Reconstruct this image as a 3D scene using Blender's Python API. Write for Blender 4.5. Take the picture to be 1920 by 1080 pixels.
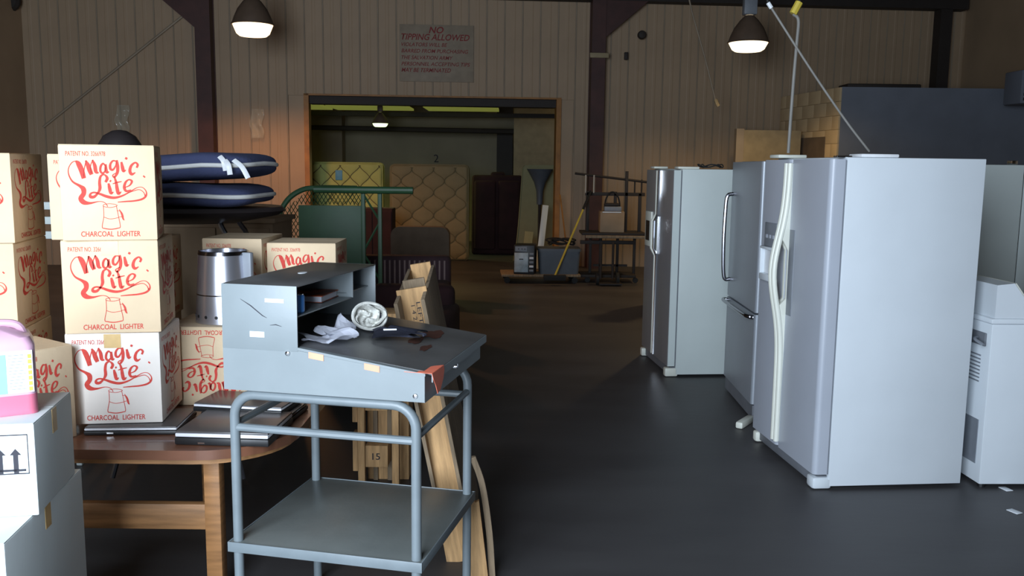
import bpy, bmesh, math, random
from math import sin, cos, pi, radians, atan
from mathutils import Vector, Matrix, Quaternion
random.seed(7)
scene = bpy.context.scene
COL = scene.collection
for o in list(bpy.data.objects): bpy.data.objects.remove(o)

# ------------------------------------------------------------ camera, world, lights, exposure
H = 1.67; FOC = 1680.0; PITCH = atan(228/1680); ROLL = 0.0117
cd = bpy.data.cameras.new('camera'); cam = bpy.data.objects.new('camera', cd); COL.objects.link(cam)
cd.sensor_width = 36; cd.lens = FOC/1920*36; cd.clip_end = 200
cam.matrix_world = Matrix.Translation((0,0,H)) @ Matrix.Rotation(pi/2-PITCH, 4, 'X') @ Matrix.Rotation(ROLL, 4, 'Z')
scene.camera = cam
w = bpy.data.worlds.new('sky'); scene.world = w; w.use_nodes = True
bg = w.node_tree.nodes['Background']; bg.inputs[0].default_value = (.62,.78,1,1); bg.inputs[1].default_value = 1.0
def lamp(name, typ, loc, rot, energy, color, **k):
    l = bpy.data.lights.new(name, typ); l.energy = energy; l.color = color
    for a,b in k.items(): setattr(l,a,b)
    o = bpy.data.objects.new(name, l); COL.objects.link(o); o.location = loc; o.rotation_euler = rot; return o
# daylight coming in through the open loading door behind the camera
lamp('loading_door_daylight', 'AREA', (-1.75,-1.25,2.2), (radians(90),0,0), 590, (.76,.87,1), shape='RECTANGLE', size=2.9, size_y=3.2)
vs = scene.view_settings
vs.view_transform = 'Standard'; vs.look = 'None'; vs.exposure = 0; vs.gamma = 1; vs.use_curve_mapping = False

def ray(px,py):
    x=(px-960)/FOC; y=-(py-540)/FOC; c,s=cos(ROLL),sin(ROLL)
    a=x*c-y*s; b=x*s+y*c
    return Vector((a, cos(PITCH)+b*sin(PITCH), -sin(PITCH)+b*cos(PITCH)))
def at_depth(px,py,Y):           # point measured off the photograph at distance Y
    d=ray(px,py); return d*(Y/d.y)+Vector((0,0,H))
def at_height(px,py,z):
    d=ray(px,py); return d*((z-H)/d.z)+Vector((0,0,H))

# ------------------------------------------------------------ materials
def S(r,g,b):                     # sRGB 0..255 -> linear
    f=lambda c:(c/255/12.92) if c/255<=.04045 else ((c/255+.055)/1.055)**2.4
    return (f(r),f(g),f(b))
def mat(name, col, rough=.6, metal=0, var=.12, scale=8, bump=0, bscale=60, emit=None, estr=0, stretch=None, col2=None, thr=None, alpha=None, trans=0, rvar=0, coat=0):
    m=bpy.data.materials.new(name); m.use_nodes=True; nt=m.node_tree; N=nt.nodes; L=nt.links; b=N['Principled BSDF']
    b.inputs['Roughness'].default_value=rough; b.inputs['Metallic'].default_value=metal
    if coat: b.inputs['Coat Weight'].default_value=coat
    tc=N.new('ShaderNodeTexCoord'); mp=N.new('ShaderNodeMapping'); L.new(tc.outputs['Object'],mp.inputs[0])
    if stretch: mp.inputs['Scale'].default_value=stretch
    nz=N.new('ShaderNodeTexNoise'); nz.inputs['Scale'].default_value=scale; nz.inputs['Detail'].default_value=5; L.new(mp.outputs[0],nz.inputs[0])
    rp=N.new('ShaderNodeValToRGB'); L.new(nz.outputs[0],rp.inputs[0])
    c2=col2 if col2 else tuple(min(1,c*(1+var)) for c in col); c1=col if col2 else tuple(c*(1-var) for c in col)
    e=rp.color_ramp.elements; e[0].color=(*c1,1); e[1].color=(*c2,1); e[0].position,e[1].position=thr if thr else (.3,.7)
    L.new(rp.outputs[0],b.inputs['Base Color'])
    if bump:
        n2=N.new('ShaderNodeTexNoise'); n2.inputs['Scale'].default_value=bscale; n2.inputs['Detail'].default_value=4; L.new(mp.outputs[0],n2.inputs[0])
        bp=N.new('ShaderNodeBump'); bp.inputs['Strength'].default_value=bump; bp.inputs['Distance'].default_value=.01; L.new(n2.outputs[0],bp.inputs['Height']); L.new(bp.outputs[0],b.inputs['Normal'])
    if rvar:
        mr=N.new('ShaderNodeMapRange'); mr.inputs[3].default_value=rough-rvar; mr.inputs[4].default_value=rough+rvar; L.new(nz.outputs[0],mr.inputs[0]); L.new(mr.outputs[0],b.inputs['Roughness'])
    if emit: b.inputs['Emission Color'].default_value=(*emit,1); b.inputs['Emission Strength'].default_value=estr
    if alpha is not None: b.inputs['Alpha'].default_value=alpha
    if trans: b.inputs['Transmission Weight'].default_value=trans
    return m
M={}
M['floor']=mat('sealed_concrete',(.056,.053,.055),.5,col2=(.088,.085,.086),thr=(.42,.75),scale=1.1,bump=.12,bscale=9,rvar=.10,stretch=(.6,1.6,1))
M['wall']=mat('painted_wall_metal',(.36,.255,.16),.6,var=.10,scale=1.1,bump=.05,bscale=3)
M['wallrib']=mat('wall_rib_seam',(.30,.24,.17),.6,var=.15,scale=2)
M['ceil']=mat('dark_roof_deck',(.05,.045,.04),.8)
M['steel']=mat('red_oxide_steel',(.055,.018,.014),.6,var=.25,scale=5)
M['beam']=mat('dark_steel',(.022,.016,.013),.7)
M['jamb']=mat('yellow_jamb_paint',(.30,.125,.018),.55,var=.25,scale=6)
M['black']=mat('black_plastic',(.012,.012,.013),.45)
M['rubber']=mat('black_rubber',(.015,.015,.015),.8)
M['back']=mat('olive_block_paint',(.27,.235,.16),.75,var=.12,scale=1.5)
M['block']=mat('cream_block_paint',(.55,.42,.25),.75,var=.10,scale=3,bump=.2,bscale=40)
M['bluegrey']=mat('blue_grey_shade_and_paint',(.16,.18,.22),.7,var=.1,scale=2)  # on the block room, shadow put into colour; on the heater casing, paint
M['cream']=mat('cream_panel',(.30,.24,.14),.7)
M['fwhite']=mat('white_enamel',(.70,.75,.79),.32,var=.03,scale=3,bump=.03,bscale=220,coat=.2)
M['fwhite2']=mat('pale_green_white_enamel',(.60,.66,.64),.4,var=.03,scale=3,bump=.03,bscale=220)
M['silver']=mat('silver_door_enamel',(.34,.37,.41),.38,metal=.25,var=.04,scale=3,bump=.03,bscale=200)
M['fdoor']=mat('shaded_door_enamel',(.44,.47,.53),.35,var=.03,scale=3,bump=.04,bscale=200)  # greyer than the cabinet enamel: shade on the door side put into colour
M['steel_door']=mat('dark_stainless',(.34,.34,.36),.32,metal=.35,var=.06,scale=4,stretch=(1,1,.1))
M['ivory']=mat('ivory_plastic',(.74,.75,.66),.4,var=.04)
M['grille']=mat('grey_grille',(.16,.17,.19),.6)
M['dgrey']=mat('grey_plastic',(.22,.24,.27),.5)
M['chrome']=mat('chrome',(.75,.76,.78),.12,metal=1,var=.03)
M['dchrome']=mat('dark_chrome',(.20,.20,.22),.2,metal=1)
M['cart']=mat('grey_enamel_steel',(.205,.235,.245),.42,var=.05,scale=7,bump=.03,bscale=50)
M['carttop']=mat('worn_grey_desk_top',(.105,.105,.105),.33,var=.22,scale=5,rvar=.08,bump=.04)
M['shelftop']=mat('grey_green_shelf_steel',(.125,.138,.132),.4,var=.12,scale=6,rvar=.05,bump=.04)
M['tube']=mat('grey_tube_paint',(.165,.195,.21),.4,var=.08,scale=12)
M['rust']=mat('rust_stain',(.07,.022,.012),.7,var=.4,scale=30)
M['carton']=mat('bleached_cardboard',(.68,.525,.345),.85,var=.06,scale=5,bump=.12,bscale=35)
M['carton_daylit']=mat('daylit_cardboard',(.80,.73,.66),.85,var=.05,scale=5,bump=.12,bscale=35)  # same cardboard as the others, whitened in colour for the daylight on it
M['kraft']=mat('kraft_cardboard',(.34,.24,.15),.85,var=.12,scale=5,bump=.12,bscale=35)
M['wbox']=mat('white_carton',(.72,.78,.78),.7,var=.03,scale=4,bump=.06,bscale=20)
M['red']=mat('red_print',(.60,.055,.04),.8,var=.15,scale=40)
M['darkprint']=mat('dark_print',(.03,.03,.04),.8)
M['signred']=mat('sign_red',(.22,.02,.02),.7)
M['signbg']=mat('sign_board',(.28,.225,.16),.6)
M['tape']=mat('amber_packing_tape',(.62,.42,.18),.3,var=.2,scale=12)
M['wood']=mat('honey_wood',(.40,.19,.07),.5,var=.35,scale=4,stretch=(1,1,9),bump=.1)
M['woodh']=mat('honey_wood_rail',(.40,.20,.08),.5,var=.35,scale=4,stretch=(1,9,9),bump=.1)
M['tabletop']=mat('varnished_table_top',(.17,.070,.038),.35,var=.3,scale=3,stretch=(1,8,1),rvar=.05,coat=.3)
M['pine']=mat('rough_pine',(.55,.33,.15),.8,var=.3,scale=5,stretch=(9,9,1),bump=.3,bscale=25)
M['pine_grey']=mat('weathered_pine',(.26,.19,.12),.85,var=.3,scale=5,stretch=(9,9,1),bump=.3)
M['laptop']=mat('dark_laptop_lid',(.085,.08,.08),.3,var=.1,scale=4)
M['lsilver']=mat('silver_laptop_edge',(.80,.81,.86),.3)
M['navy']=mat('navy_canvas',(.040,.050,.115),.9,var=.15,scale=7,bump=.3,bscale=90)
M['piping']=mat('white_piping',(.62,.62,.60),.8)
M['green']=mat('green_powder_coat',(.028,.085,.036),.5,var=.15,scale=5)
M['matA']=mat('yellow_green_ticking',(.46,.50,.16),.8,var=.05)
M['matB']=mat('tan_ticking',(.25,.21,.11),.8,var=.05)
M['matC']=mat('pale_ticking',(.26,.25,.13),.8,var=.06)
M['seam_shade']=mat('shaded_quilt_seam',(.15,.125,.06),.9)
M['label']=mat('blue_label',(.10,.32,.50),.6)
M['maroon']=mat('maroon_upholstery',(.028,.008,.009),.9,var=.3,scale=4)
M['brownup']=mat('taupe_upholstery',(.13,.095,.065),.9,var=.15,scale=6,bump=.2)
M['plaid1']=mat('plaid_dark',(.05,.025,.03),.9)
M['plaid2']=mat('plaid_light',(.24,.17,.16),.9)
M['yellow']=mat('yellow_handle',(.60,.46,.06),.5)
M['tote']=mat('grey_tote_plastic',(.085,.10,.12),.5,var=.1)
M['pinkl']=mat('pale_pink_plastic',(.60,.36,.47),.35,var=.03)
M['pinkd']=mat('deep_pink_plastic',(.62,.16,.24),.35,var=.04)
M['wlabel']=mat('white_label',(.80,.84,.88),.5,var=.03)
M['teal']=mat('teal_print',(.25,.62,.70),.5)
M['lime']=mat('lime_print',(.45,.60,.08),.5)
M['paper']=mat('white_paper',(.74,.76,.84),.7,var=.04,bump=.08)
M['cloth']=mat('off_white_lining',(.50,.50,.46),.9,var=.35,scale=30,bump=.3)
M['capnavy']=mat('dark_navy_cap',(.018,.02,.035),.9,var=.3,scale=20,bump=.3)
M['orange']=mat('orange_tag',(.95,.22,.13),.6)
M['peach']=mat('peach_sticker',(.72,.33,.20),.5)
M['whitepl']=mat('white_plastic',(.78,.80,.82),.4)
M['cordw']=mat('white_cord',(.22,.21,.19),.6)
M['bluecan']=mat('blue_can',(.06,.25,.65),.3)
M['book']=mat('dark_red_book_cover',(.10,.03,.02),.5,col2=(.45,.09,.03),thr=(.45,.6),scale=18)
M['amp']=mat('amplifier_panel',(.40,.48,.52),.4,var=.25,scale=12)
M['brushed']=mat('brushed_steel',(.62,.63,.70),.28,metal=.9,var=.06,scale=6,stretch=(1,1,.05))
M['bluemetal']=mat('brown_table_metal',(.035,.028,.028),.4)
M['sheer']=mat('clear_plastic_film',(.75,.75,.6),.1,alpha=.30)
M['skin_film']=mat('smoky_acrylic',(.45,.52,.52),.08,alpha=.22)
M['warm']=mat('lamp_lens_warm',(1,.8,.5),.4,emit=(1,.70,.42),estr=2.8)
M['warmw']=mat('lamp_lens_white',(1,.9,.7),.4,emit=(1,.80,.50),estr=2.6)
M['greenl']=mat('lamp_lens_green',(1,1,.8),.4,emit=(.78,1,.45),estr=2.6)
M['lampsh']=mat('brown_lamp_shade',(.12,.08,.055),.5)
M['skyl']=mat('roof_strip_glow',(.42,.46,.12),.8,emit=(.55,.60,.12),estr=.22)  # emission added so the otherwise unlit strips look bright

# ------------------------------------------------------------ mesh helpers
class MB:
    def __init__(s): s.bm=bmesh.new()
    def box(s,x0,x1,y0,y1,z0,z1,bev=0,mx=None,seg=2):
        m=Matrix.Translation(((x0+x1)/2,(y0+y1)/2,(z0+z1)/2)) @ Matrix.Diagonal((abs(x1-x0),abs(y1-y0),abs(z1-z0),1))
        if mx: m=mx@m
        r=bmesh.ops.create_cube(s.bm,size=1,matrix=m)
        if bev:
            es=set(e for v in r['verts'] for e in v.link_edges)
            bmesh.ops.bevel(s.bm,geom=list(es),offset=bev,segments=seg,affect='EDGES',profile=.5)
        return s
    def tube(s,pts,r,n=10,closed=False,flat=1):
        pts=[Vector(p) for p in pts]; k=len(pts); rings=[]
        up=None
        for i,p in enumerate(pts):
            a=pts[i-1] if i>0 else (pts[-1] if closed else p); b=pts[(i+1)%k] if (i<k-1 or closed) else p
            t=(b-a).normalized()
            if up is None:
                up=t.orthogonal().normalized()
            else:
                up=(up-t*up.dot(t)); up=up.normalized() if up.length>1e-6 else t.orthogonal().normalized()
            sd=t.cross(up); rr=r[i] if isinstance(r,(list,tuple)) else r
            rings.append([s.bm.verts.new(p+up*(rr*cos(2*pi*j/n))+sd*(rr*flat*sin(2*pi*j/n))) for j in range(n)])
        rg=range(k if closed else k-1)
        for i in rg:
            A=rings[i];B=rings[(i+1)%k]
            for j in range(n):
                s.bm.faces.new((A[j],A[(j+1)%n],B[(j+1)%n],B[j]))
        if not closed:
            s.bm.faces.new(rings[0][::-1]); s.bm.faces.new(rings[-1])
        return s
    def lathe(s,prof,n=24,c=(0,0,0),mx=None,sx=1,sy=1):
        rings=[]
        for r,z in prof:
            ring=[]
            for j in range(n):
                p=Vector((c[0]+max(r,1e-4)*sx*cos(2*pi*j/n),c[1]+max(r,1e-4)*sy*sin(2*pi*j/n),c[2]+z))
                if mx: p=mx@p
                ring.append(s.bm.verts.new(p))
            rings.append(ring)
        for A,B in zip(rings,rings[1:]):
            for j in range(n): s.bm.faces.new((A[j],A[(j+1)%n],B[(j+1)%n],B[j]))
        s.bm.faces.new(rings[0][::-1]); s.bm.faces.new(rings[-1]); return s
    def prism(s,poly,d0,d1,axis='y',mx=None):
        def P(a,b,d):
            p={'y':(a,d,b),'x':(d,a,b),'z':(a,b,d)}[axis]; p=Vector(p); return mx@p if mx else p
        A=[s.bm.verts.new(P(a,b,d0)) for a,b in poly]; B=[s.bm.verts.new(P(a,b,d1)) for a,b in poly]; n=len(poly)
        s.bm.faces.new(A[::-1]); s.bm.faces.new(B)
        for i in range(n): s.bm.faces.new((A[i],A[(i+1)%n],B[(i+1)%n],B[i]))
        return s
    def grid(s,f,nu,nv,closeu=False):
        V=[[s.bm.verts.new(f(i/nu,j/nv)) for j in range(nv+1)] for i in range(nu+(0 if closeu else 1))]
        for i in range(nu):
            for j in range(nv):
                a=V[i];b=V[(i+1)%len(V)]
                s.bm.faces.new((a[j],b[j],b[j+1],a[j+1]))
        return s
    def ribbon(s,pts,wd,y=0,mapf=None):
        P=[Vector((p[0],p[1])) for p in pts]; n=len(P); prev=None
        for i in range(n):
            t=(P[min(i+1,n-1)]-P[max(i-1,0)]); t=t.normalized() if t.length>0 else Vector((1,0)); nn=Vector((-t.y,t.x))*wd[i]/2
            pr=[P[i]+nn,P[i]-nn]; vv=[s.bm.verts.new(mapf(q.x,q.y)) for q in pr]
            if prev: s.bm.faces.new((prev[0],prev[1],vv[1],vv[0]))
            prev=vv
        return s
    def mesh(s,name,m,smooth=True,ang=35):
        bmesh.ops.recalc_face_normals(s.bm,faces=s.bm.faces)
        me=bpy.data.meshes.new(name); s.bm.to_mesh(me); s.bm.free()
        me.materials.append(M[m] if isinstance(m,str) else m)
        if smooth:
            me.polygons.foreach_set('use_smooth',[True]*len(me.polygons)); me.set_sharp_from_angle(angle=radians(ang))
        return me
    def build(s,name,m,parent=None,loc=None,smooth=True,label=None,rot=None):
        return link(name,s.mesh(name,m,smooth),parent,loc,label,rot)
def link(name,me,parent=None,loc=None,label=None,rot=None):
    o=bpy.data.objects.new(name,me); COL.objects.link(o); o.parent=parent
    if loc is not None: o.location=loc
    if rot is not None: o.rotation_euler=rot
    if label: o['label']=label
    return o
def thing(name,label,cat,loc=(0,0,0),rz=0,group=None,rot=None):
    o=bpy.data.objects.new(name,None); COL.objects.link(o); o.location=loc; o.rotation_euler=rot if rot else (0,0,rz); o.empty_display_size=.1
    return tag(o,label,cat,group)
def tag(o,label,cat,group=None):
    o['label']=label; o['category']=cat
    if group: o['group']=group
    return o
def struct(o): o['kind']='structure'; return o
def smoothpts(pts,sub=6):        # catmull-rom through tuples of any length
    P=[Vector(p) for p in pts]; out=[]
    Q=[P[0]*2-P[1]]+P+[P[-1]*2-P[-2]]
    for i in range(1,len(Q)-2):
        a,b,c,d=Q[i-1],Q[i],Q[i+1],Q[i+2]
        for k in range(sub):
            t=k/sub; out.append(.5*((2*b)+(c-a)*t+(2*a-5*b+4*c-d)*t*t+(3*b-a-3*c+d)*t**3))
    out.append(P[-1]); return out
def text_mesh(txt,mname,width=None,height=None,shear=0,space=1,bold=0):
    c=bpy.data.curves.new('t','FONT'); c.body=txt; c.size=1; c.shear=shear; c.space_character=space; c.offset=bold; c.resolution_u=3
    o=bpy.data.objects.new('t',c); COL.objects.link(o)
    dg=bpy.context.evaluated_depsgraph_get(); me=bpy.data.meshes.new_from_object(o.evaluated_get(dg))
    bpy.data.objects.remove(o); bpy.data.curves.remove(c)
    xs=[v.co.x for v in me.vertices]; ys=[v.co.y for v in me.vertices]
    x0,x1,y0,y1=min(xs),max(xs),min(ys),max(ys)
    sx=(width/(x1-x0)) if width else None; sy=(height/(y1-y0)) if height else None
    sx=sx or sy; sy=sy or sx
    for v in me.vertices: v.co=Vector(((v.co.x-x0)*sx,0,(v.co.y-y0)*sy))
    me.materials.clear(); me.materials.append(M[mname]); return me
def add_mesh(mb,me,mx=None):
    vs_=[mb.bm.verts.new((mx@v.co) if mx else v.co) for v in me.vertices]
    for p in me.polygons:
        try: mb.bm.faces.new([vs_[i] for i in p.vertices])
        except ValueError: pass

# ------------------------------------------------------------ the building
K=.0756; WA=atan(K)
fl=struct(MB().box(-7.9,7.8,-2,26,-.2,0).build('floor','floor'))
ce=struct(MB().box(-7.9,7.8,-2.2,26,4.62,4.8).build('ceiling','ceil'))
wl=struct(MB().box(-8.1,-7.72,-2.2,26,-.2,4.7).build('wall_left','wall'))
wr=struct(MB().box(7.6,7.9,-2.2,26,-.2,4.7).build('wall_right','wall'))
wf=MB(); wf.box(-7.9,-3.6,-2.3,-2.1,0,4.7); wf.box(.9,7.8,-2.3,-2.1,0,4.7); wf.box(-3.6,.9,-2.3,-2.1,3.9,4.7)
struct(wf.build('wall_front','wall'))
# inner wall with the wide opening: backing plus one ribbed metal sheet per object
WM=Matrix.Translation((0,15.03,0))@Matrix.Rotation(WA,4,'Z')
wall=MB(); D0,D1,DT=-3.41,.775,2.77
wall.box(-7.9,D0,.03,.2,0,4.65); wall.box(D1,7.9,.03,.2,0,4.65); wall.box(D0,D1,.03,.2,DT,4.65)
wb=struct(wall.build('wall_inner','wall')); wb.matrix_world=WM
SP=.2925
def sheet(z0):
    m=MB(); prof=[(0.012,.02),(.012,0),(SP*.5-.03,0),(SP*.5-.018,-.004),(SP*.5+.018,-.004),(SP*.5+.03,0),(SP-.012,0),(SP-.012,.02)]
    m.prism([(a,b) for a,b in prof],z0,4.6,axis='z'); return m.mesh('wall_panel','wall',smooth=False)
def seam(z0):
    m=MB(); m.prism([(-.012,.025),(-.012,.004),(-.006,-.008),(.006,-.008),(.012,.004),(.012,.025)],z0,4.6,axis='z'); return m.mesh('wall_seam','wallrib',smooth=False)
A0,A1,B0,B1=sheet(0),sheet(DT),seam(0),seam(DT)
k0=-16
for k in range(-16,37):
    x=-3.092+SP*(k+0); 
    if x<-7.8 or x+SP>7.75: continue
    over = x+SP>D0+.02 and x<D1-.02
    p=link('wall_panel',A1 if over else A0,wb,(x,0,0)); q=link('seam_strip',B1 if (x>D0+.01 and x<D1-.01) else B0,wb,(x,0,0))
# jambs of the opening
for nm,x0,x1,z0,z1,m_ in (('door_jamb',D0-.005,D0+.075,0,DT+.03,'jamb'),('door_jamb',D1-.075,D1+.005,0,DT+.03,'jamb'),('door_head',D0,D1,DT-.0,DT+.03,'jamb')):
    MB().box(x0,x1,-.03,.22,z0,z1).build(nm,m_,wb)
MB().box(D0+.075,D1-.075,.06,.34,DT-.125,DT-.001).build('roller_drum_housing','beam',wb)
# columns, knee braces, eave beam
def column(x,wd,side):
    c=MB(); c.box(x-wd/2,x+wd/2,-.30,-.285,0,4.45); c.box(x-wd/2,x+wd/2,-.04,-.025,0,4.45); c.box(x-.008,x+.008,-.29,-.03,0,4.45)
    c.box(x-wd/2+.01,x+wd/2-.01,-.28,-.045,0,4.45)
    o=c.build('steel_column','steel'); o.matrix_world=WM; tag(o,'',''); return o
c1=column(-4.91,.235,-1); c1['label']='dark red steel column at the left of the wide opening'; c1['category']='column'
c2=column(1.335,.225,1); c2['label']='dark red steel column between the wide opening and the right wall section'; c2['category']='column'
for cx,sg,par in ((-4.91,-1,c1),(1.335,1,c2)):
    b=MB(); e=.11*sg; b.prism([(cx+e,3.75),(cx+e,4.45),(cx+e+.75*sg,4.45),(cx+e+.72*sg,4.36)],-.27,-.05); b.build('knee_brace','steel',par)
sc=MB().box(1.19,1.50,-.33,-.301,3.42,3.50,.01).build('pipe_clamp','cream',c2,label='pale bracket across the column')
eb=MB().box(-4.7,7.5,-.28,-.04,4.33,4.50).build('eave_beam','beam'); eb.matrix_world=WM; eb['kind']='structure'; eb.name='trim_1'
cor=MB().box(7.05,7.25,-.25,-.03,0,4.4).build('trim_2','beam'); cor.matrix_world=WM; struct(cor)
dia=MB()
dia.tube([(-7.5,-.03,2.2),(-5.1,-.03,4.1)],.02,6); o=dia.build('trim_3','wallrib'); o.matrix_world=WM; struct(o)
# back room beyond the opening
struct(MB().box(-7.8,7.6,20.0,20.2,0,4.7).build('wall_back','back'))
a=at_depth(194+0,0,20)
bc=MB().box(-.36,-.02,19.3,19.6,0,4.6).build('trim_4','beam'); struct(bc)
pa=MB().box(-4.7,-3.7,19.55,19.9,0,4.6).build('trim_5','wallrib'); struct(pa)
pr=struct(MB().box(.0,3.4,18.6,18.8,0,2.9).build('wall_right_partition','cream'))
for x0,x1 in ((-4.4,-3.62),(-3.52,-2.0),(-1.7,-.3)):
    struct(MB().box(x0,x1,17.0,18.2,2.745,2.785).build('trim_6','skyl'))
t=MB().box(-4.4,1.2,17.9,18.0,2.62,2.70).build('trim_7','beam'); struct(t)
dk=tag(MB().tube([(-4.2,18.8,2.42),(.3,18.8,2.38)],.05,8).build('sprinkler_pipe','beam'),'dark horizontal pipe under the ceiling of the back room','pipe')
dk2=thing('ventilation_duct','grey round duct running along the back room ceiling','duct',(-1.6,19.35,2.60))
MB().tube([(-1.9,0,0),(1.9,0,0)],.16,16).build('duct_run','back',dk2)
for x in (-1.2,0,1.2): MB().tube([(x,0,0),(x+.04,0,0)],.17,16).build('collar','back',dk2)
t2=text_mesh('2','darkprint',height=.17); o=link('painted_number',t2,None,(-1.76,19.99,1.74)); tag(o,'dark painted number 2 on the back room wall','lettering')
# block room on the right: every block of the lit face is its own object
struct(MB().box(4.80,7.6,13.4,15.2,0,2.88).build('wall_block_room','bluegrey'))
P0=Vector((4.50,15.32,0)); P1=Vector((4.80,13.4,0)); Ld=(P1-P0).length; ang=math.atan2(P1.y-P0.y,P1.x-P0.x)
core=MB().box(0,Ld,.02,.3,0,2.84).build('wall_block_side','block'); core.location=P0; core.rotation_euler=(0,0,ang); struct(core)
bw=Ld/5; bmh=MB().box(.0015,bw-.0015,-.03,.02,.0015,.2025,.003).mesh('concrete_block','block'); bmf=MB().box(.0015,bw/2-.0015,-.03,.02,.0015,.2025,.003).mesh('concrete_block','block')
for r in range(14):
    for c in range(5 if r%2==0 else 6):
        if r%2==0: x=c*bw; me=bmh
        else: x=0 if c==0 else (c-.5)*bw; me=bmf if c in(0,5) else bmh
        link('concrete_block',me,core,(x,0,.02+r*.204))
win=struct(MB().box(-.44,.44,-.05,.02,1.2,2.17).build('window_1','brownup')); win.parent=None
win.location=P0+(P1-P0)*.59; win.rotation_euler=(0,0,ang)
tag(MB().box(0,1.1,0,.4,0,.07,.02).build('folded_tarp','beam',loc=(4.95,13.6,2.88)),'dark flat bundle lying on top of the block room roof','bundle')
# low cream partition
struct(MB().box(3.62,4.52,14.3,14.4,0,2.28).build('wall_partition_low','cream')); 
struct(MB().box(3.50,3.62,14.28,14.42,0,2.30).build('trim_8','wallrib'))
uh=thing('unit_heater','dark hanging unit heater at the top right above the block room','heater',(7.35,12.9,2.62))
MB().box(-.32,.25,-.2,.25,0,.46,.02).build('casing','bluegrey',uh)
for k in range(6): MB().box(-.28,.2,-.215,-.2,.04+k*.065,.08+k*.065).build('louvre','beam',uh)

# sign on the wall
sg=thing('notice_sign','red lettered no tipping sign high on the wall above the opening','sign',(0,0,0)); sg.matrix_world=WM@Matrix.Translation((-1.87,-.02,3.02))
MB().box(0,1.2,-.012,.0,0,.9,.003).build('sign_board','signbg',sg)
rows=[('NO',.47,.24,.765,.105,.02),('TIPPING ALLOWED',.03,1.10,.655,.10,.015),('VIOLATORS WILL BE',.03,.74,.555,.06,.01),('BARRED FROM PURCHASING',.03,1.08,.455,.06,.01),
      ('THE SALVATION ARMY',.03,.83,.35,.06,.01),('PERSONNEL ACCEPTING TIPS',.03,1.11,.25,.06,.01),('MAY BE TERMINATED',.03,.80,.15,.065,.015)]
for s_,x,wd,z,h,b in rows:
    link('sign_lettering',text_mesh(s_,'signred',wd,h,.25,1,b),sg,(x,-.0135,z))
# clear plastic sleeves hung on the wall
for k,(px,py,lab) in enumerate(((484,232,'clear plastic sleeve taped to the wall left of the opening'),(233,225,'clear plastic sleeve hanging on the wall left of the first column'))):
    d=ray(px,py); tt=15.0/(d.y-K*d.x); p=d*tt+Vector((0,0,H))
    def f(u,v): return Vector(((u-.5)*.2+.02*sin(v*9),-.02-.02*sin(u*7+v*5)-.012*sin(v*17),(v-.5)*.46))
    m=MB(); m.grid(f,8,12); tag(m.build('plastic_sleeve','sheer',loc=(p.x,p.y-.05,p.z)),lab,'sleeve')

# high bay lamps
def highbay(loc,r,lens,label,top=4.6,drop=True,power=None,col=None,name='high_bay_lamp',lz=.16):
    t=thing(name,label,'lamp',loc)
    s=r/.275
    MB().lathe([(r*1.0,0),(r*.99,.02*s),(r*.9,.09*s),(r*.72,.2*s),(r*.45,.30*s),(r*.22,.36*s),(r*.2,.36*s),(r*.42,.29*s),(r*.69,.19*s),(r*.87,.08*s),(r*.96,.015*s)],32).build('shade','lampsh',t)
    MB().lathe([(r*.96,.015),(r*.98,0),(r*.80,-lz*.75),(r*.66,-lz*.95),(.001,-lz)],32).build('lens',lens,t)
    MB().tube([(r*1.0*cos(a),r*1.0*sin(a),.003) for a in [2*pi*i/32 for i in range(32)]],.012,6,closed=True).build('rim','lampsh',t)
    MB().box(-.09*s,.09*s,-.07*s,.07*s,.37*s,.60*s,.015).build('ballast_box','lampsh' if lens!='warmw' else 'dgrey',t)
    MB().tube([(0,0,.6*s),(0,0,top-loc[2]-.003)],.012,6).build('hanger_rod','beam',t)
    return t
lp=at_depth(474,46,12.5); highbay(lp,.275,'warm','glowing orange bell shaped high bay lamp left of the sign')
rp_=at_depth(1403,80,12.5); highbay(rp_,.27,'warmw','glowing white bell shaped high bay lamp above the fridges on the right',lz=.12)
bp_=at_depth(713,231,17); highbay(bp_,.15,'greenl','small greenish high bay lamp seen through the opening in the back room',top=4.6,lz=.07)
lamp('left_lamp_light','SPOT',(lp.x,lp.y,lp.z-.19),(0,0,0),330,(1,.46,.18),spot_size=radians(150),spot_blend=.5,shadow_soft_size=.15)
lamp('right_lamp_light','SPOT',(rp_.x,rp_.y,rp_.z-.15),(0,0,0),150,(1,.68,.32),spot_size=radians(150),spot_blend=.5,shadow_soft_size=.15)
lamp('back_lamp_light','SPOT',(bp_.x,bp_.y,bp_.z-.10),(0,0,0),75,(.95,1,.42),spot_size=radians(165),spot_blend=.4,shadow_soft_size=.12)
lamp('back_room_light','POINT',(2.4,18.0,3.3),(0,0,0),22,(1,.72,.30),shadow_soft_size=.15)
# small wall fixtures
for px,py,r,lab in ((1203,66,.07,'small round dark wall bell right of the second column'),(20,2,.16,'large dark round wall fixture at the top left corner')):
    p=at_depth(px,py,14.9+K*(px-960)/112); o=MB().lathe([(r,0),(r,.05),(r*.8,.09),(r*.3,.1)],16,mx=Matrix.Rotation(pi/2,4,'X')).build('wall_bell','beam',loc=p); tag(o,lab,'bell')
p=at_depth(1176,103,14.9); tag(MB().box(-.03,.03,-.04,.03,-.06,.06,.01).build('switch_box','beam',loc=(p.x,p.y+.15,p.z)),'small dark switch box on the wall below the wall bell','switch')
p=at_depth(236,45,14.5); tag(MB().tube(smoothpts([(-.35,0,.35),(-.1,0,.22),(0,0,.1),(0,0,-.12)]),.03,8).build('bent_wall_pipe','wallrib',loc=(p.x,p.y+.12,p.z)),'bent dark pipe stub on the left wall section','pipe')
a=at_depth(1297,20,13.8); b=at_depth(1341,195,13.8)
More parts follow.
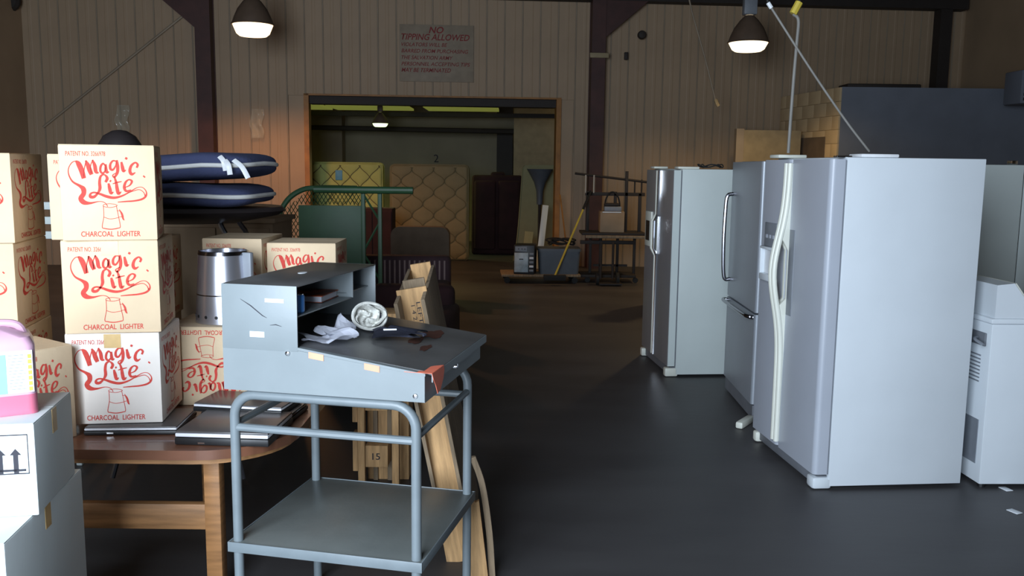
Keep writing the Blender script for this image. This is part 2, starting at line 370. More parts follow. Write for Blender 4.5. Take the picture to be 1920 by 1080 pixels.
t=thing('hanging_cord','dark cord with a pale plug hanging in front of the right wall section','cord',(b.x,b.y,b.z))
MB().tube(smoothpts([(a.x-b.x-.15,0,4.6-b.z),(a.x-b.x,0,a.z-b.z),((a.x-b.x)*.45,0,(a.z-b.z)*.5),(0,0,.06)]),.012,6).build('cable','wallrib',t)
MB().tube([(0,0,.07),(.03,0,0),(.05,0,-.03)],.03,8).build('plug','cream',t)

# ------------------------------------------------------------ Magic Lite cartons
def F(x,y):                     # logo drawn on a unit square: x right, z up
    sh=(y-85)*.055
    return ((x-45-sh)/905, 1-(y-85)/915)
ST=[ # (points, width start..end) in drawing units
 ([(215,242),(240,268),(268,330),(290,405)],[14,34,36,30]),
 ([(290,400),(292,320),(312,235)],[6,6,8]),
 ([(305,235),(325,275),(345,330),(362,368)],[10,28,32,26]),
 ([(360,360),(350,290),(372,230)],[6,6,8]),
 ([(368,228),(390,280),(402,340),(428,352)],[10,24,24,8]),
 ([(222,240),(180,255),(148,310),(150,370),(185,435),(250,475),(285,505),(288,550),(262,595),(290,632),(350,640),(425,625),(470,628),(500,648),(514,674)],[6,6,6,8,12,20,34,32,34,34,16,6,5,5,5]),
 ([(490,285),(468,262),(446,290),(444,335),(466,355),(488,330),(494,285)],[8,12,16,16,14,10,8]),
 ([(492,268),(496,320),(505,345),(525,340)],[14,22,20,6]),
 ([(590,238),(560,236),(536,270),(538,312),(562,320),(588,280),(592,240)],[8,12,16,18,14,10,8]),
 ([(598,228),(606,290),(602,350),(575,392),(560,372),(600,345)],[12,22,20,12,8,5]),
 ([(640,245),(652,300),(662,332),(684,322)],[14,24,20,6]),
 ([(676,206),(696,216)],[16,16]),
 ([(786,300),(796,270),(772,250),(735,280),(722,330),(740,362),(775,345)],[14,16,12,18,22,20,6]),
 ([(492,440),(508,400),(480,368),(446,384),(436,440),(440,500),(420,545),(385,580),(352,578),(352,552),(385,538),(440,552),(510,578),(580,588),(660,566),(740,520),(800,488),(848,490),(882,530),(878,572),(840,602),(770,618),(690,624),(610,630)],
   [18,20,10,16,20,22,14,20,22,14,12,16,20,18,12,8,5,5,8,14,14,12,10,6]),
 ([(700,545),(760,522),(815,510),(855,535),(872,572)],[5,6,5,5,8]),
 ([(520,450),(532,500),(545,545),(568,532)],[14,24,20,6]),
 ([(532,424),(545,432)],[14,14]),
 ([(572,380),(592,440),(602,500),(616,548),(642,530)],[10,18,24,22,6]),
 ([(560,455),(600,442),(645,432)],[6,10,6]),
 ([(676,490),(722,468),(742,430),(714,414),(682,440),(670,490),(690,524),(735,512)],[6,10,16,10,16,20,16,6]),
 ([(474,655),(530,645),(594,655),(598,668),(540,682),(476,672),(474,655)],[4]*7),
 ([(474,670),(478,770),(464,868),(490,884),(550,892),(612,882),(636,866),(618,770),(596,664)],[4,4,5,7,7,7,5,4,4]),
 ([(478,774),(540,792),(620,780)],[4,4,4]),
 ([(624,700),(650,745),(662,790),(674,806)],[4,14,12,4]),
 ([(602,712),(630,716)],[3,3]),([(620,775),(655,770)],[3,3]),
 ([(850,375),(868,392)],[10,10]),
]
def logo_mesh():
    mb=MB()
    for pts,wd in ST:
        q=smoothpts([(p[0],p[1],w_) for p,w_ in zip(pts,wd)],5)
        mb.ribbon([(p.x,p.y) for p in q],[max(5,p.z*1.35) for p in q],mapf=lambda x,y:Vector((F(x,y)[0],0,F(x,y)[1])))
    sh=Matrix(((1,0,.0,0),(0,1,0,0),(0,0,1,0),(0,0,0,1)))
    for s_,x0,x1,y0,y1,b in (('PATENT NO. 3266978',118,488,192,148,.0),('CHARCOAL  LIGHTER',268,832,962,910,.012)):
        me=text_mesh(s_,'red',(x1-x0)/905,(y0-y1)/915,.05,1,b); u,v=F(x0,y0); add_mesh(mb,me,Matrix.Translation((u,0,v)))
    return mb.mesh('printed_logo','red',smooth=False)
LOGO=logo_mesh()
CW=.345
CART={}
def carton(loc,rz,label,group='charcoal lighter cartons',matn='carton',w_=CW,d_=CW,h_=CW,tape=False,flip=False,rot=None):
    t=thing('cardboard_carton',label,'box',loc,rz,group,rot=rot)
    key=(matn,w_,d_,h_)
    if key not in CART:
        mb=MB()
        mb.box(0,w_,0,d_,0,h_-.002,.004)
        CART[key]=(mb.mesh('carton_body',matn),MB().box(0.002,w_-.002,.002,d_/2-.001,h_-.0025,h_).mesh('top_flap',matn),MB().box(w_/2-.03,w_/2+.03,-.0012,.0,h_-.055,h_-.003).mesh('tape_strip','tape'))
    a,b,c=CART[key]
    link('carton_body',a,t); link('top_flap',b,t); link('top_flap',b,t,(0,d_/2,0))
    if tape: link('tape_strip',c,t)
    g=link('printed_logo',LOGO,t,(0,-.0009,0)); g.scale=(w_,1,h_)
    if flip: g.rotation_euler=(0,pi,0); g.location=(w_,-.0009,h_)
    g2=link('printed_logo',LOGO,t,(w_+.0009,0,0)); g2.scale=(d_,1,h_); g2.rotation_euler=(0,0,pi/2)
    if flip: g2.rotation_euler=(0,pi,pi/2); g2.location=(w_+.0009,d_,h_)
    return t
# table with rounded corners
tb=thing('wooden_table','low brown wooden table with a rounded end under the cartons and laptops','table',(-1.1,3.25,0))
def rrect(x0,x1,y0,y1,r,n=8):
    out=[]
    for cx,cy,a0 in ((x1-r,y1-r,0),(x0+r,y1-r,90),(x0+r,y0+r,180),(x1-r,y0+r,270)):
        for k in range(n+1):
            a=radians(a0+90*k/n); out.append((cx+r*cos(a),cy+r*sin(a)))
    return out
m=MB(); m.prism([(x+1.1,y-3.25) for x,y in rrect(-2.9,-.81,3.06,4.40,.32)],.625,.66,'z'); m.build('table_top','tabletop',tb)
m=MB(); m.prism([(x+1.1,y-3.25) for x,y in rrect(-2.87,-.84,3.09,4.37,.30)],.600,.626,'z'); m.build('edge_moulding','woodh',tb)
for x,y in ((-.015,0),(-.36,.95),(-1.4,0),(-1.4,.95)):
    MB().box(x-.03,x+.03,y-.03,y+.03,0,.60,.004).build('leg','wood',tb)
MB().box(-1.37,-.045,-.018,.018,.295,.395,.004).build('stretcher','woodh',tb)

# laptops
def laptop(loc,rz,label,w_=.36,d_=.26,h_=.032,edge='lsilver'):
    t=thing('closed_laptop',label,'laptop',loc,rz,'closed laptops on the wooden table')
    MB().box(0,w_,0,d_,0,h_*.55,.005).build('base','black',t)
    MB().box(0.002,w_-.002,.002,d_-.002,h_*.58,h_*.85,.004).build('edge_trim',edge,t)
    MB().box(.003,w_-.003,.006,d_-.003,h_*.84,h_,.003).build('lid','laptop',t)
    MB().lathe([(.014,0),(.014,.0015),(.002,.002)],16,c=(w_*.5,d_*.55,h_)).build('badge','chrome',t)
    MB().box(w_*.25,w_*.32,-.001,.002,.006,.012).build('port','chrome',t)
    for x in (.05,w_-.05): MB().tube([(x-.02,d_-.004,h_*.7),(x+.02,d_-.004,h_*.7)],.007,8).build('hinge','chrome',t)
    return t
p=at_height(327,832,.665); laptop((p.x,p.y,.661),radians(-3),'grey closed laptop with bright silver edge at the front of the table',w_=.345,d_=.30,h_=.05)
laptop((-1.585,3.22,.661),radians(4),'thin dark closed laptop under the front stack of three cartons',w_=.34,d_=.27,h_=.030)
laptop((-1.23,3.445,.661),radians(-6),'dark closed laptop at the bottom of the pair behind the silver edged one',w_=.37,d_=.215,h_=.034,edge='bluecan' if False else 'dchrome')
laptop((-1.255,3.44,.6965),radians(-9),'black closed laptop lying on top of another behind the silver edged one',w_=.37,d_=.215,h_=.034)
# front stack of three
S0=.693
carton((-1.650,3.25,S0),radians(8),'daylight tinted carton at the bottom of the front stack, on a laptop',matn='carton_daylit',w_=.335,d_=.335,tape=True)
carton((-1.642,3.24,S0+CW+.001),radians(12),'cream carton in the middle of the front stack, tape stained',w_=.335,d_=.335,tape=True)
carton((-1.621,3.22,S0+2*CW+.002),radians(17),'cream carton on top of the front stack, before the blue cushions',w_=.32,d_=.27)
# column behind it
for k,lab in enumerate(('carton at the bottom of the column behind the front stack','carton in the middle of the column behind the front stack','carton on top of the column behind the front stack, edge showing left')):
    x=(-1.82,-1.81,-1.868)[k]; carton((x,(3.66,3.66,3.62)[k],.661+k*(CW+.001)),radians(5),lab)
# left stack at the frame edge
for k,lab in enumerate(('carton at the bottom of the left edge stack, behind the pink jug','second carton of the left edge stack, printed side in shade','topmost carton of the left edge stack')):
    x=(-2.27,-2.268,-2.262)[k]; carton((x,3.385,.661+k*(CW+.001)),radians((10,11,12)[k]),lab,d_=.40)
carton((-1.97,3.17,.661),radians(-36),'cream carton turned aside between the pink jug and the front stack',w_=.27,d_=.25,h_=.345)
# second row behind
carton((-1.435,3.655,.661),radians(1),'carton standing upside down with inverted print, under the steel chimney',flip=True,h_=.334,d_=.335)
carton((-1.425,4.012,.661),radians(-1),'lower carton under the one behind the steel chimney',h_=.33,w_=.28)
carton((-1.395,4.012,.992),radians(-1),'carton behind the steel chimney, print half hidden',h_=.342,w_=.27)
carton((-1.14,4.012,.661),radians(1),'lower carton behind the grey desk cubby',h_=.33,w_=.33)
carton((-1.105,4.012,.992),radians(1),'carton rising just behind the grey desk cubby',h_=.325,d_=.3,w_=.31)
# chimney starter
cs=thing('chimney_starter','tapered brushed steel charcoal chimney with row of holes at its foot','chimney',(-1.237,3.82,.9965))
MB().lathe([(.122,0),(.122,.006),(.104,.290),(.098,.302),(.094,.302),(.094,.28),(.11,.01)],40).build('body','brushed',cs)
MB().lathe([(.1025,.286),(.107,.289),(.103,.303),(.097,.304),(.096,.288)],40).build('rim_band','dchrome',cs)
MB().lathe([(.1152,.118),(.1163,.120),(.1150,.123),(.110,.12)],40).build('seam_ring','dchrome',cs)
for k in range(16):
    a=2*pi*k/16; M_=Matrix.Rotation(a,4,'Z')@Matrix.Translation((.1205,0,.03))@Matrix.Rotation(pi/2,4,'Y'); MB().lathe([(.007,-.002),(.007,.0015)],10,mx=M_).build('vent_hole','black',cs)
hm=MB(); hm.box(.10,.145,-.012,.012,.05,.30,.005); hm.build('handle','dgrey',cs,rot=(0,0,radians(-20)))
# ------------------------------------------------------------ near left: white cartons and jug
def wcarton(loc,rz,w_,d_,h_,label):
    t=thing('white_carton',label,'box',loc,rz,'white cartons stacked at the left edge')
    MB().box(-w_,0,0,d_,0,h_,.004).build('carton_body','wbox',t)
    MB().box(-w_+.002,-.002,.002,d_/2-.002,h_,h_+.002).build('top_flap','wbox',t); MB().box(-w_+.002,-.002,d_/2+.002,d_-.002,h_,h_+.002).build('top_flap','wbox',t)
    MB().box(.0,.0015,d_/2-.02,d_/2+.02,h_-.07,h_-.002).build('tape_strip','tape',t)
    return t
wa=wcarton((-1.262,2.30,.727),radians(11),.40,.34,.252,'white carton with two up arrows, under the pink jug')
# up-arrow mark
ar=MB()
for x in (-.082,-.044):
    ar.prism([(x-.006,.075),(x+.006,.075),(x+.006,.125),(x+.014,.125),(x,.142),(x-.014,.125),(x-.006,.125)],-.0012,-.0004)
for q in ((-.12,-.012,.158,.161),(-.12,-.012,.052,.055),(-.014,-.012,.052,.161),(-.12,-.118,.052,.161),(-.105,-.02,.060,.066)): ar.box(q[0]-.0,q[1],-.0012,-.0004,q[2]+.02,q[3]+.02)
ar.build('arrow_mark','darkprint',wa,smooth=False,loc=(-.005,0,.045))
wcarton((-1.255,2.12,0.36),radians(7.5),.60,.56,.364,'large white carton below the one with arrows')
wcarton((-1.258,2.13,0.0),radians(8),.60,.56,.358,'lowest white carton resting on the floor at the left edge')
jg=thing('plastic_jug','pink plastic jug with a white and teal label on the white carton','jug',(-1.300,2.40,.9815),radians(30))
def rsec(w_,d_,r,z,n=6,ox=0,oy=0): return [(x,y,z) for x,y in rrect(-w_+ox,ox,oy,d_+oy,r,n)]
def loft(mb,secs):
    rings=[[mb.bm.verts.new(p) for p in s_] for s_ in secs]
    for A,B in zip(rings,rings[1:]):
        n=len(A)
        for j in range(n): mb.bm.faces.new((A[j],A[(j+1)%n],B[(j+1)%n],B[j]))
    mb.bm.faces.new(rings[0][::-1]); mb.bm.faces.new(rings[-1])
m=MB(); loft(m,[rsec(.25,.17,.02,0),rsec(.255,.175,.025,.01),rsec(.255,.175,.025,.055)]); m.build('base','pinkd',jg,label='deep pink lower band')
m=MB(); loft(m,[rsec(.255,.175,.025,.055),rsec(.255,.175,.025,.19),rsec(.235,.16,.03,.212,ox=-.01,oy=.008),rsec(.10,.08,.03,.238,ox=-.07,oy=.045)]); m.build('body','pinkl',jg)
m=MB(); m.tube(smoothpts([(-.02,.08,.19),(-.035,.08,.232),(-.07,.08,.243),(-.12,.08,.24),(-.14,.08,.215)]),.012,10); m.build('handle','pinkl',jg)
m=MB(); m.lathe([(.026,0),(.026,.03),(.022,.034)],20,c=(-.19,.085,.225)); m.build('cap','black',jg)
MB().box(-.235,-.008,-.0015,.0005,.062,.178).build('label','wlabel',jg)
MB().box(-.235,-.072,-.0025,-.0012,.062,.170).build('label_panel','teal',jg)
for k in range(7): MB().box(-.020,-.011,-.0025,-.0012,.066+k*.015,.077+k*.015).build('lime_mark','lime',jg)
m=MB()
for k in range(12): m.box(-.066,-.026-(k*37%5)*.002,-.0022,-.0013,.072+k*.0085,.0735+k*.0085)
o=m.build('fine_print','dgrey',jg); 
# ------------------------------------------------------------ grey receiving desk on tubular stand
rd=thing('receiving_desk','grey steel sloped top desk on a tubular stand, cluttered top','desk',(-.898,2.835,0),radians(-12.5))
L_,W_=.62,.60; R_=.0165
def bend(x0,x1,y,zt,r=.075,n=7):
    pts=[(x0,y,0),(x0,y,zt-r)]
    for k in range(1,n+1):
        a=pi/2*k/n; pts.append((x0+r-r*cos(a),y,zt-r+r*sin(a)))
    for k in range(0,n+1):
        a=pi/2*k/n; pts.append((x1-r+r*sin(a),y,zt-r+r*cos(a)))
    pts.append((x1,y,0)); return pts
ZT=.930
for y in (0,W_): MB().tube(bend(0,L_,y,ZT),R_,12).build('tube_leg_frame','tube',rd)
for y in (0,W_): MB().tube([(.01,y,.818),(L_-.01,y,.818)],R_*.8,10).build('rail','tube',rd)
for x in (0,L_): MB().tube([(x,.01,.83),(x,W_-.01,.83)],R_*.75,10).build('rail','tube',rd)
MB().box(-.022,L_+.022,-.022,W_+.022,.423,.43,.002).build('lower_shelf','shelftop',rd)
for q in ((-.026,L_+.026,-.026,-.022),(-.026,L_+.026,W_+.022,W_+.026),(-.026,-.022,-.022,W_+.022),(L_+.022,L_+.026,-.022,W_+.022)):
    MB().box(*q,.398,.432,.001).build('shelf_lip','tube',rd)
x0,x1,xc=-.022,.675,.238; y0,y1=-.022,W_+.05; zb=.948; zc=1.088; zf=1.032; zfb=.952
side=[(x0,zb),(x1-.02,zb+.002),(x1-.02,zf),(xc,zc),(x0,zc)]
MB().prism(side,y0,y0+.004).build('side_panel','cart',rd); MB().prism(side,y1-.004,y1).build('side_panel','cart',rd)
MB().box(x0,x0+.004,y0+.004,y1-.004,zb,zc).build('rear_panel','cart',rd)
MB().box(x1-.024,x1-.02,y0+.004,y1-.004,zb,zf-.002).build('front_panel','cart',rd)
MB().box(x0+.004,x1-.024,y0+.004,y1-.004,zb,zb+.004).build('bottom_panel','cart',rd)
sl=atan((zf-zc)/(x1-.02-xc)); 
MB().prism([(xc-.01,zc),(x1,zf-.0015),(x1,zf+.008),(xc-.01,zc+.010)],y0+.022,y1+.004).build('writing_top','carttop',rd)
MB().prism([(xc,zc+.001),(x1-.018,zf),(x1-.018,zf+.008),(xc,zc+.010)],y0-.001,y0+.0215).build('side_edge_strip','cart',rd)
MB().box(x1-.001,x1+.003,y0+.01,y1+.004,zf-.02,zf+.006).build('top_lip','cart',rd)
ZC=1.292
MB().box(x0,xc,y0-.001,y0+.003,zc-.004,ZC,.001).build('cubby_side','cart',rd); MB().box(x0,xc,y1-.003,y1+.001,zc-.004,ZC,.001).build('cubby_side','cart',rd)
MB().box(x0,x0+.004,y0+.003,y1-.003,zc,ZC-.004).build('cubby_back','cart',rd)
MB().box(x0,xc,y0+.003,y1-.003,ZC-.004,ZC,.001).build('cubby_top','carttop',rd)
MB().box(x0+.004,xc,y0+.003,y1-.003,zc,zc+.004).build('cubby_floor','carttop',rd)
ymid=y0+.46
MB().box(x0+.004,xc-.005,ymid,ymid+.004,zc+.105,ZC-.004).build('cubby_divider','cart',rd)
MB().box(x0+.004,xc-.01,y0+.003,ymid,zc+.102,zc+.106).build('cubby_shelf','cart',rd)
MB().box(x0+.004,xc-.03,ymid,y1-.003,zc+.118,zc+.122).build('cubby_shelf','cart',rd)
for (x,z) in ((xc-.035,zc-.01),(x1-.05,zb+.02)):
    MB().lathe([(.009,0),(.007,.004),(.001,.005)],12,c=(0,0,0),mx=Matrix.Translation((x,y0-.001,z))@Matrix.Rotation(pi/2,4,'X')).build('bolt','chrome',rd)
MB().lathe([(.012,0),(.010,.012),(.006,.014)],14,mx=Matrix.Translation((x1-.02,y0+.32,.995))@Matrix.Rotation(pi/2,4,'Y')).build('lock','chrome',rd)
# stickers, scratches and rust: each flat on the steel
slope=lambda x: zc+(zf-zc)*(x-xc)/(x1-.02-xc)
def dec(name,m,poly,axis,d,lab=None,thick=.0012):
    o=MB().prism(poly,d,d-thick,axis).build(name,m,rd,smooth=False,label=lab); return o
for x in (.275,.46):
    dec('sticker','peach',[(x,slope(x)-.016),(x+.05,slope(x+.05)-.016),(x+.05,slope(x+.05)+.004),(x,slope(x)+.004)],'y',y0-.0012,'peach coloured sticker')
dec('sticker','wlabel',[(.075,1.125),(.125,1.125),(.125,1.143),(.075,1.143)],'y',y0-.0012,'white paper remnant')
dec('tape_residue','ivory',[(.13,1.238),(.195,1.238),(.195,1.250),(.13,1.250)],'y',y0-.0012)
sc_=MB(); sc_.ribbon([(.045,1.245),(.08,1.225),(.12,1.195),(.135,1.188)],[.001,.0035,.003,.001],mapf=lambda x,y:Vector((x,y0-.0016,y))); sc_.ribbon([(.145,1.165),(.165,1.168),(.185,1.163)],[.001,.003,.001],mapf=lambda x,y:Vector((x,y0-.0016,y)))
sc_.build('scratch','darkprint',rd,smooth=False)
e=[(.19+.0,0)]
m=MB(); m.lathe([(.021,0),(.021,.0012)],20,mx=Matrix.Translation((.10,y0+.33,ZC+.0003))@Matrix.Diagonal((.7,1.1,1,1))); m.build('round_sticker','wlabel',rd,label='white oval sticker on cubby top')
# orange tag wrapped over the front corner
tg=MB(); zz=lambda x: slope(x)+.0105
tg.prism([(x1-.085,y0-.003),(x1-.03,y0-.003),(x1+.004,y0-.003),(x1+.004,y0+.12),(x1-.02,y0+.10),(x1-.05,y0+.055)],0,.0012,'z',mx=Matrix.Translation((0,0,zf+.0105))@Matrix.Rotation(0,4,'Y'))
tg.prism([(y0+.12,zf+.011),(y0-.003,zf+.011),(y0+.012,zf-.012),(y0+.035,zf-.035),(y0+.055,zf-.066),(y0+.085,zf-.058),(y0+.115,zf-.03),(y0+.125,zf-.005)],x1+.0035,x1+.005,'x')
tg.build('orange_tag','orange',rd,smooth=False,label='orange paper tag stuck over the corner')
rs=MB()
for cx,cy,a_,b_ in ((.52,.50,.035,.07),(.50,.36,.02,.06),(.56,.28,.015,.05)):
    poly=[(cx+a_*cos(t_)*(1+.25*sin(3*t_+cx*20)),cy+b_*sin(t_)*(1+.2*sin(5*t_))) for t_ in [2*pi*k/20 for k in range(20)]]
    V_=[rs.bm.verts.new((x,y,slope(x)+.0114)) for x,y in poly]; rs.bm.faces.new(V_)
rs.build('rust_patch','rust',rd,smooth=False)
RM=Matrix.Translation((-.898,2.835,0))@Matrix.Rotation(radians(-12.5),4,'Z')
# papers, cap, can, book (own things)
def crumple(label,x,y,rz,w_,d_,seed,amp=.02,nu=9):
    random.seed(seed); ph=[random.uniform(0,6) for _ in range(6)]
    def f(u,v):
        X=(u-.5)*w_; Y=(v-.5)*d_
        z=amp*.8*abs(sin(u*4+ph[0])*cos(v*3+ph[1]))+amp*.5*abs(sin((u+v)*3.3+ph[2]))+amp*1.4*max(0,sin(u*3.1+ph[4]))*v
        return Vector((X+.012*sin(v*8+ph[3]),Y+.01*sin(u*9+ph[5]),z))
    m=MB(); m.grid(f,nu,nu)
    r=bmesh.ops.solidify(m.bm,geom=m.bm.faces[:],thickness=.0008)
    p=RM@Vector((x,y,slope(x)+.0125)); o=m.build('crumpled_paper','paper',loc=p,rot=(0,-sl*-1*0,rz),smooth=False); return tag(o,label,'paper','crumpled papers on the grey desk')
crumple('crumpled white paper nearest the cubby opening on the grey desk',.285,.115,radians(20),.17,.12,3,.022)
crumple('folded white paper leaning up behind the other on the grey desk',.265,.20,radians(50),.13,.10,5,.03)
crumple('small lilac paper scrap behind the cap on the grey desk',.27,.40,radians(10),.10,.06,8,.006)
cp=thing('baseball_cap','dark cap lying upturned with its pale lining showing, on the grey desk','cap',RM@Vector((.345,.315,slope(.345)+.0125)),radians(10))
tilt=Matrix.Translation((0,.02,.06))@Matrix.Rotation(radians(68),4,'X')@Matrix.Rotation(radians(15),4,'Y')
def capf(r_,k):
    def f(u,v):
        a=2*pi*u; ph=v*pi/2*.98; rr=r_*(1+.06*sin(3*a+1)*(1-v)+.03*sin(7*a+2)*v)
        p=Vector((rr*cos(ph)*cos(a)*1.0,rr*cos(ph)*sin(a)*.78,-rr*.6*sin(ph)*(1-.45*k)+k*(.009*sin(3*a+4*v*3)+.006*sin(7*a+v*9)+.006*sin(13*v+a*2))*(cos(ph)+.3))); q=tilt@p; q.z=max(q.z,.002); return q
    return f
m=MB(); m.grid(capf(.060,0),32,9,closeu=True); m.build('crown','capnavy',cp)
m=MB(); m.grid(capf(.054,1),32,9,closeu=True); m.build('lining','cloth',cp,label='crumpled off white lining')
m=MB(); m.tube([tilt@Vector((.060*cos(a),.047*sin(a),.004*sin(3*a))) for a in [2*pi*k/30 for k in range(30)]],.006,6,closed=True); m.build('sweatband','cloth',cp)
def brim(u,v):
    a=(u-.5)*2.0; r=.055+.11*v*cos(a*.7); return Vector((.02+r*sin(a+.9)*1.15,-.02-r*cos(a+.9)*.55,.022-.015*v+.012*cos(a*2)+.004*sin(u*14)))
m=MB(); m.grid(brim,16,6); bmesh.ops.solidify(m.bm,geom=m.bm.faces[:],thickness=.004); m.build('brim','capnavy',cp)
m=MB(); m.tube(smoothpts([(.06,-.05,.012),(.09,-.055,.02),(.13,-.05,.012),(.17,-.05,.008),(.19,-.06,.006),(.18,-.075,.005)]),.004,6); m.build('strap','capnavy',cp)
for k in range(4): pass
m=MB(); m.grid(lambda u,v:Vector((.02+.15*u-.02*v,-.075+.09*v+.015*sin(u*5),max(.001,(.030*(1-u*.5)*sin(pi*v)**.5*sin(pi*min(1,u+.12))**.4+.006*sin(u*19+v*7)*sin(pi*v)*sin(pi*u))))),20,10); m.build('folded_crown','capnavy',cp)
m=MB(); m.box(.045,.09,-.068,-.06,.024,.029,.001); m.build('brim_label','wlabel',cp)
cn=thing('drink_can','small blue can standing in the desk cubby near its opening','can',RM@Vector((.198,.068,zc+.1065)))
MB().lathe([(.018,0),(.021,.004),(.021,.052),(.018,.058)],20).build('can_body','bluecan',cn); MB().lathe([(.0178,.058),(.018,.061),(.015,.060)],20).build('can_lid','chrome',cn)
bk=thing('hardback_book','dark red and black book lying on the cubby shelf','book',RM@Vector((.075,.265,zc+.1075)),radians(-8))
MB().box(-.005,.115,-.005,.165,0,.002).build('cover','book',bk); MB().box(-.005,.115,-.005,.165,.021,.024).build('cover','book',bk)
MB().box(0,.11,0,.16,.002,.021).build('pages','paper',bk); MB().box(-.005,-.003,-.005,.165,.001,.023).build('spine','book',bk)
# ------------------------------------------------------------ timber behind the desk
ty=radians(-10.2)
cr=thing('wooden_trough_crate','rough pine crate with open compartments leaning behind the grey desk','crate',(-.140,3.62,.012),0,rot=(0,ty,0))
MB().box(-.125,0,0,.016,0,1.19,.002).build('front_board','pine',cr)
MB().box(-.016,0,.017,.62,0,1.16,.002,mx=Matrix.Rotation(radians(7),4,'X')).build('side_board','pine_grey',cr)
MB().box(-.125,-.109,.017,.62,0,1.16,.002,mx=Matrix.Rotation(radians(7),4,'X')).build('side_board','pine_grey',cr)
MB().box(-.109,-.016,.26,.275,.3,1.19,.002,mx=Matrix.Rotation(radians(7),4,'X')).build('divider_board','pine_grey',cr)
MB().box(-.109,-.016,.60,.615,0,1.18,.002,mx=Matrix.Rotation(radians(7),4,'X')).build('end_board','pine',cr)
st_=MB()
for k,(s_,x) in enumerate((('LEFT',-.052),('1 4 2 8',-.075))):
    add_mesh(st_,text_mesh(s_,'darkprint',.09,.016,0,1,.0),Matrix.Translation((x,-.0008,1.13-.01*k))@Matrix.Rotation(radians(90),4,'Y'))
st_.build('stencil_mark','darkprint',cr,smooth=False)
sp_=thing('splintered_plank','splintered pine plank leaning upright at the right leg of the desk','plank',(-.13,3.42,.003),0,rot=(0,radians(-7),0))
random.seed(4); pl=[(-.03,0),(.05,0)]+[(.05-.08*k/6,.36+random.uniform(-.03,.03)) for k in range(7)]
MB().prism(pl,0,.02).build('board','pine',sp_)
MB().tube(smoothpts([(.065,.02,0),(.075,.02,.2),(.07,.02,.4),(.045,.02,.52)]),.009,8,flat=2).build('bent_batten','pine_grey',sp_)
pt=thing('wooden_pallet','small pine pallet standing on edge behind the desk legs','pallet',(-.865,4.47,.002))
for x in (.10,.275): MB().box(x-.018,x+.018,-.02,.02,0,.86,.003).build('batten','pine',pt)
for x in (.15,.225): MB().box(x-.012,x+.012,.13,.15,0,.86,.002).build('batten','pine_grey',pt)
for z in (.12,.42,.70): MB().box(.119,.235,-.01,.125,z,z+.115,.003).build('block','pine',pt)
for z in (.1,.36,.62): MB().box(.055,.081,-.015,.06,z,z+.2,.002).build('slat','pine',pt)
link('stencil_mark',text_mesh('15','darkprint',.04,.035,0,1,.01),pt,(.155,-.0112,.16))
# ------------------------------------------------------------ behind the stacks: cushions on a tall dark table
bt=thing('patio_table','dark round edged bar table carrying the blue cushions','table',(-1.75,4.75,0))
MB().lathe([(.30,1.36),(.50,1.40),(.54,1.425),(.52,1.445),(.001,1.45)],40,sx=1.0,sy=.8).build('table_top','bluemetal',bt)
for a in (35,145,215,325):
    a=radians(a); MB().tube(smoothpts([(.30*cos(a),.26*sin(a),1.37),(.36*cos(a),.3*sin(a),1.2),(.22*cos(a),.2*sin(a),.7),(.42*cos(a),.36*sin(a),.02)]),.014,8).build('leg','dchrome',bt)
def cushion(label,z,rz,w_,d_,th,x=0,y=0,piping=True,seed=1,tilt=0):
    t=thing('seat_cushion',label,'cushion',(-1.63+x,4.62+y,z),0,'blue cushions on the dark table',rot=(0,tilt,rz))
    def f(u,v):
        a=2*pi*u; ph=(v-.5)*pi; e=.35; c_=lambda q:(abs(cos(q))**e)*(1 if cos(q)>=0 else -1); s_=lambda q:(abs(sin(q))**e)*(1 if sin(q)>=0 else -1)
        k=cos(ph)**.26; X=w_/2*k*c_(a); Y=d_/2*k*s_(a); Z=th/2*(1 if ph>=0 else -1)*abs(sin(ph))**.55*(1-.25*abs(X/w_*2)**3)+th/2
        Z+=.005*sin(X*13+seed)*cos(Y*11+seed*2)
        return Vector((X,Y,Z))
    m=MB(); m.grid(f,48,14,closeu=True); m.build('cushion_cover','navy',t)
    if piping:
        pts=[]
        for k in range(64):
            a=2*pi*k/64; e=.35; cx=(abs(cos(a))**e)*(1 if cos(a)>=0 else -1); cy=(abs(sin(a))**e)*(1 if sin(a)>=0 else -1); X=w_/2*cx*1.0; pts.append((X,d_/2*cy,th/2+.005*sin(X*13+seed)*cos(d_/2*cy*11+seed*2)))
        MB().tube(pts,.011,8,closed=True).build('piping','piping',t)
    return t
cushion('lowest blue cushion with white piping on the dark table',1.452,radians(-4),.76,.52,.115,seed=1,x=-.02)
c3=cushion('topmost blue cushion with white piping and ties on the dark table',1.578,radians(-8),.76,.50,.135,x=0.0,seed=3,tilt=radians(-3))
for a_,b_ in (((.30,-.27,.09),(.33,-.29,.02)),((.33,-.24,.09),(.41,-.27,-.0)),((.27,-.26,.11),(.30,-.27,.04))):
    MB().tube(smoothpts([a_,((a_[0]+b_[0])/2+.01,(a_[1]+b_[1])/2-.01,(a_[2]+b_[2])/2+.01),b_]),.012,6,flat=.2).build('tie_strap','whitepl',c3)
sb=thing('sideboard','brown wooden sideboard in the shade behind the dark table','cabinet',(-2.2,5.6,0))
MB().box(0,.7,0,.5,.0,1.30,.01).build('body','kraft',sb); MB().box(-.02,.72,-.02,.52,1.30,1.33,.005).build('top','kraft',sb)
for x in (.02,.355): MB().box(x,x+.325,-.018,-.002,.1,1.27,.005).build('door','kraft',sb)
fl_=thing('floor_lamp','floor lamp with a dark dome shade showing above the top carton','lamp',(-2.31,5.32,0))
MB().lathe([(.15,0),(.15,.02),(.02,.04)],24).build('base','black',fl_); MB().tube([(0,0,.03),(0,0,1.72)],.012,8).build('pole','black',fl_)
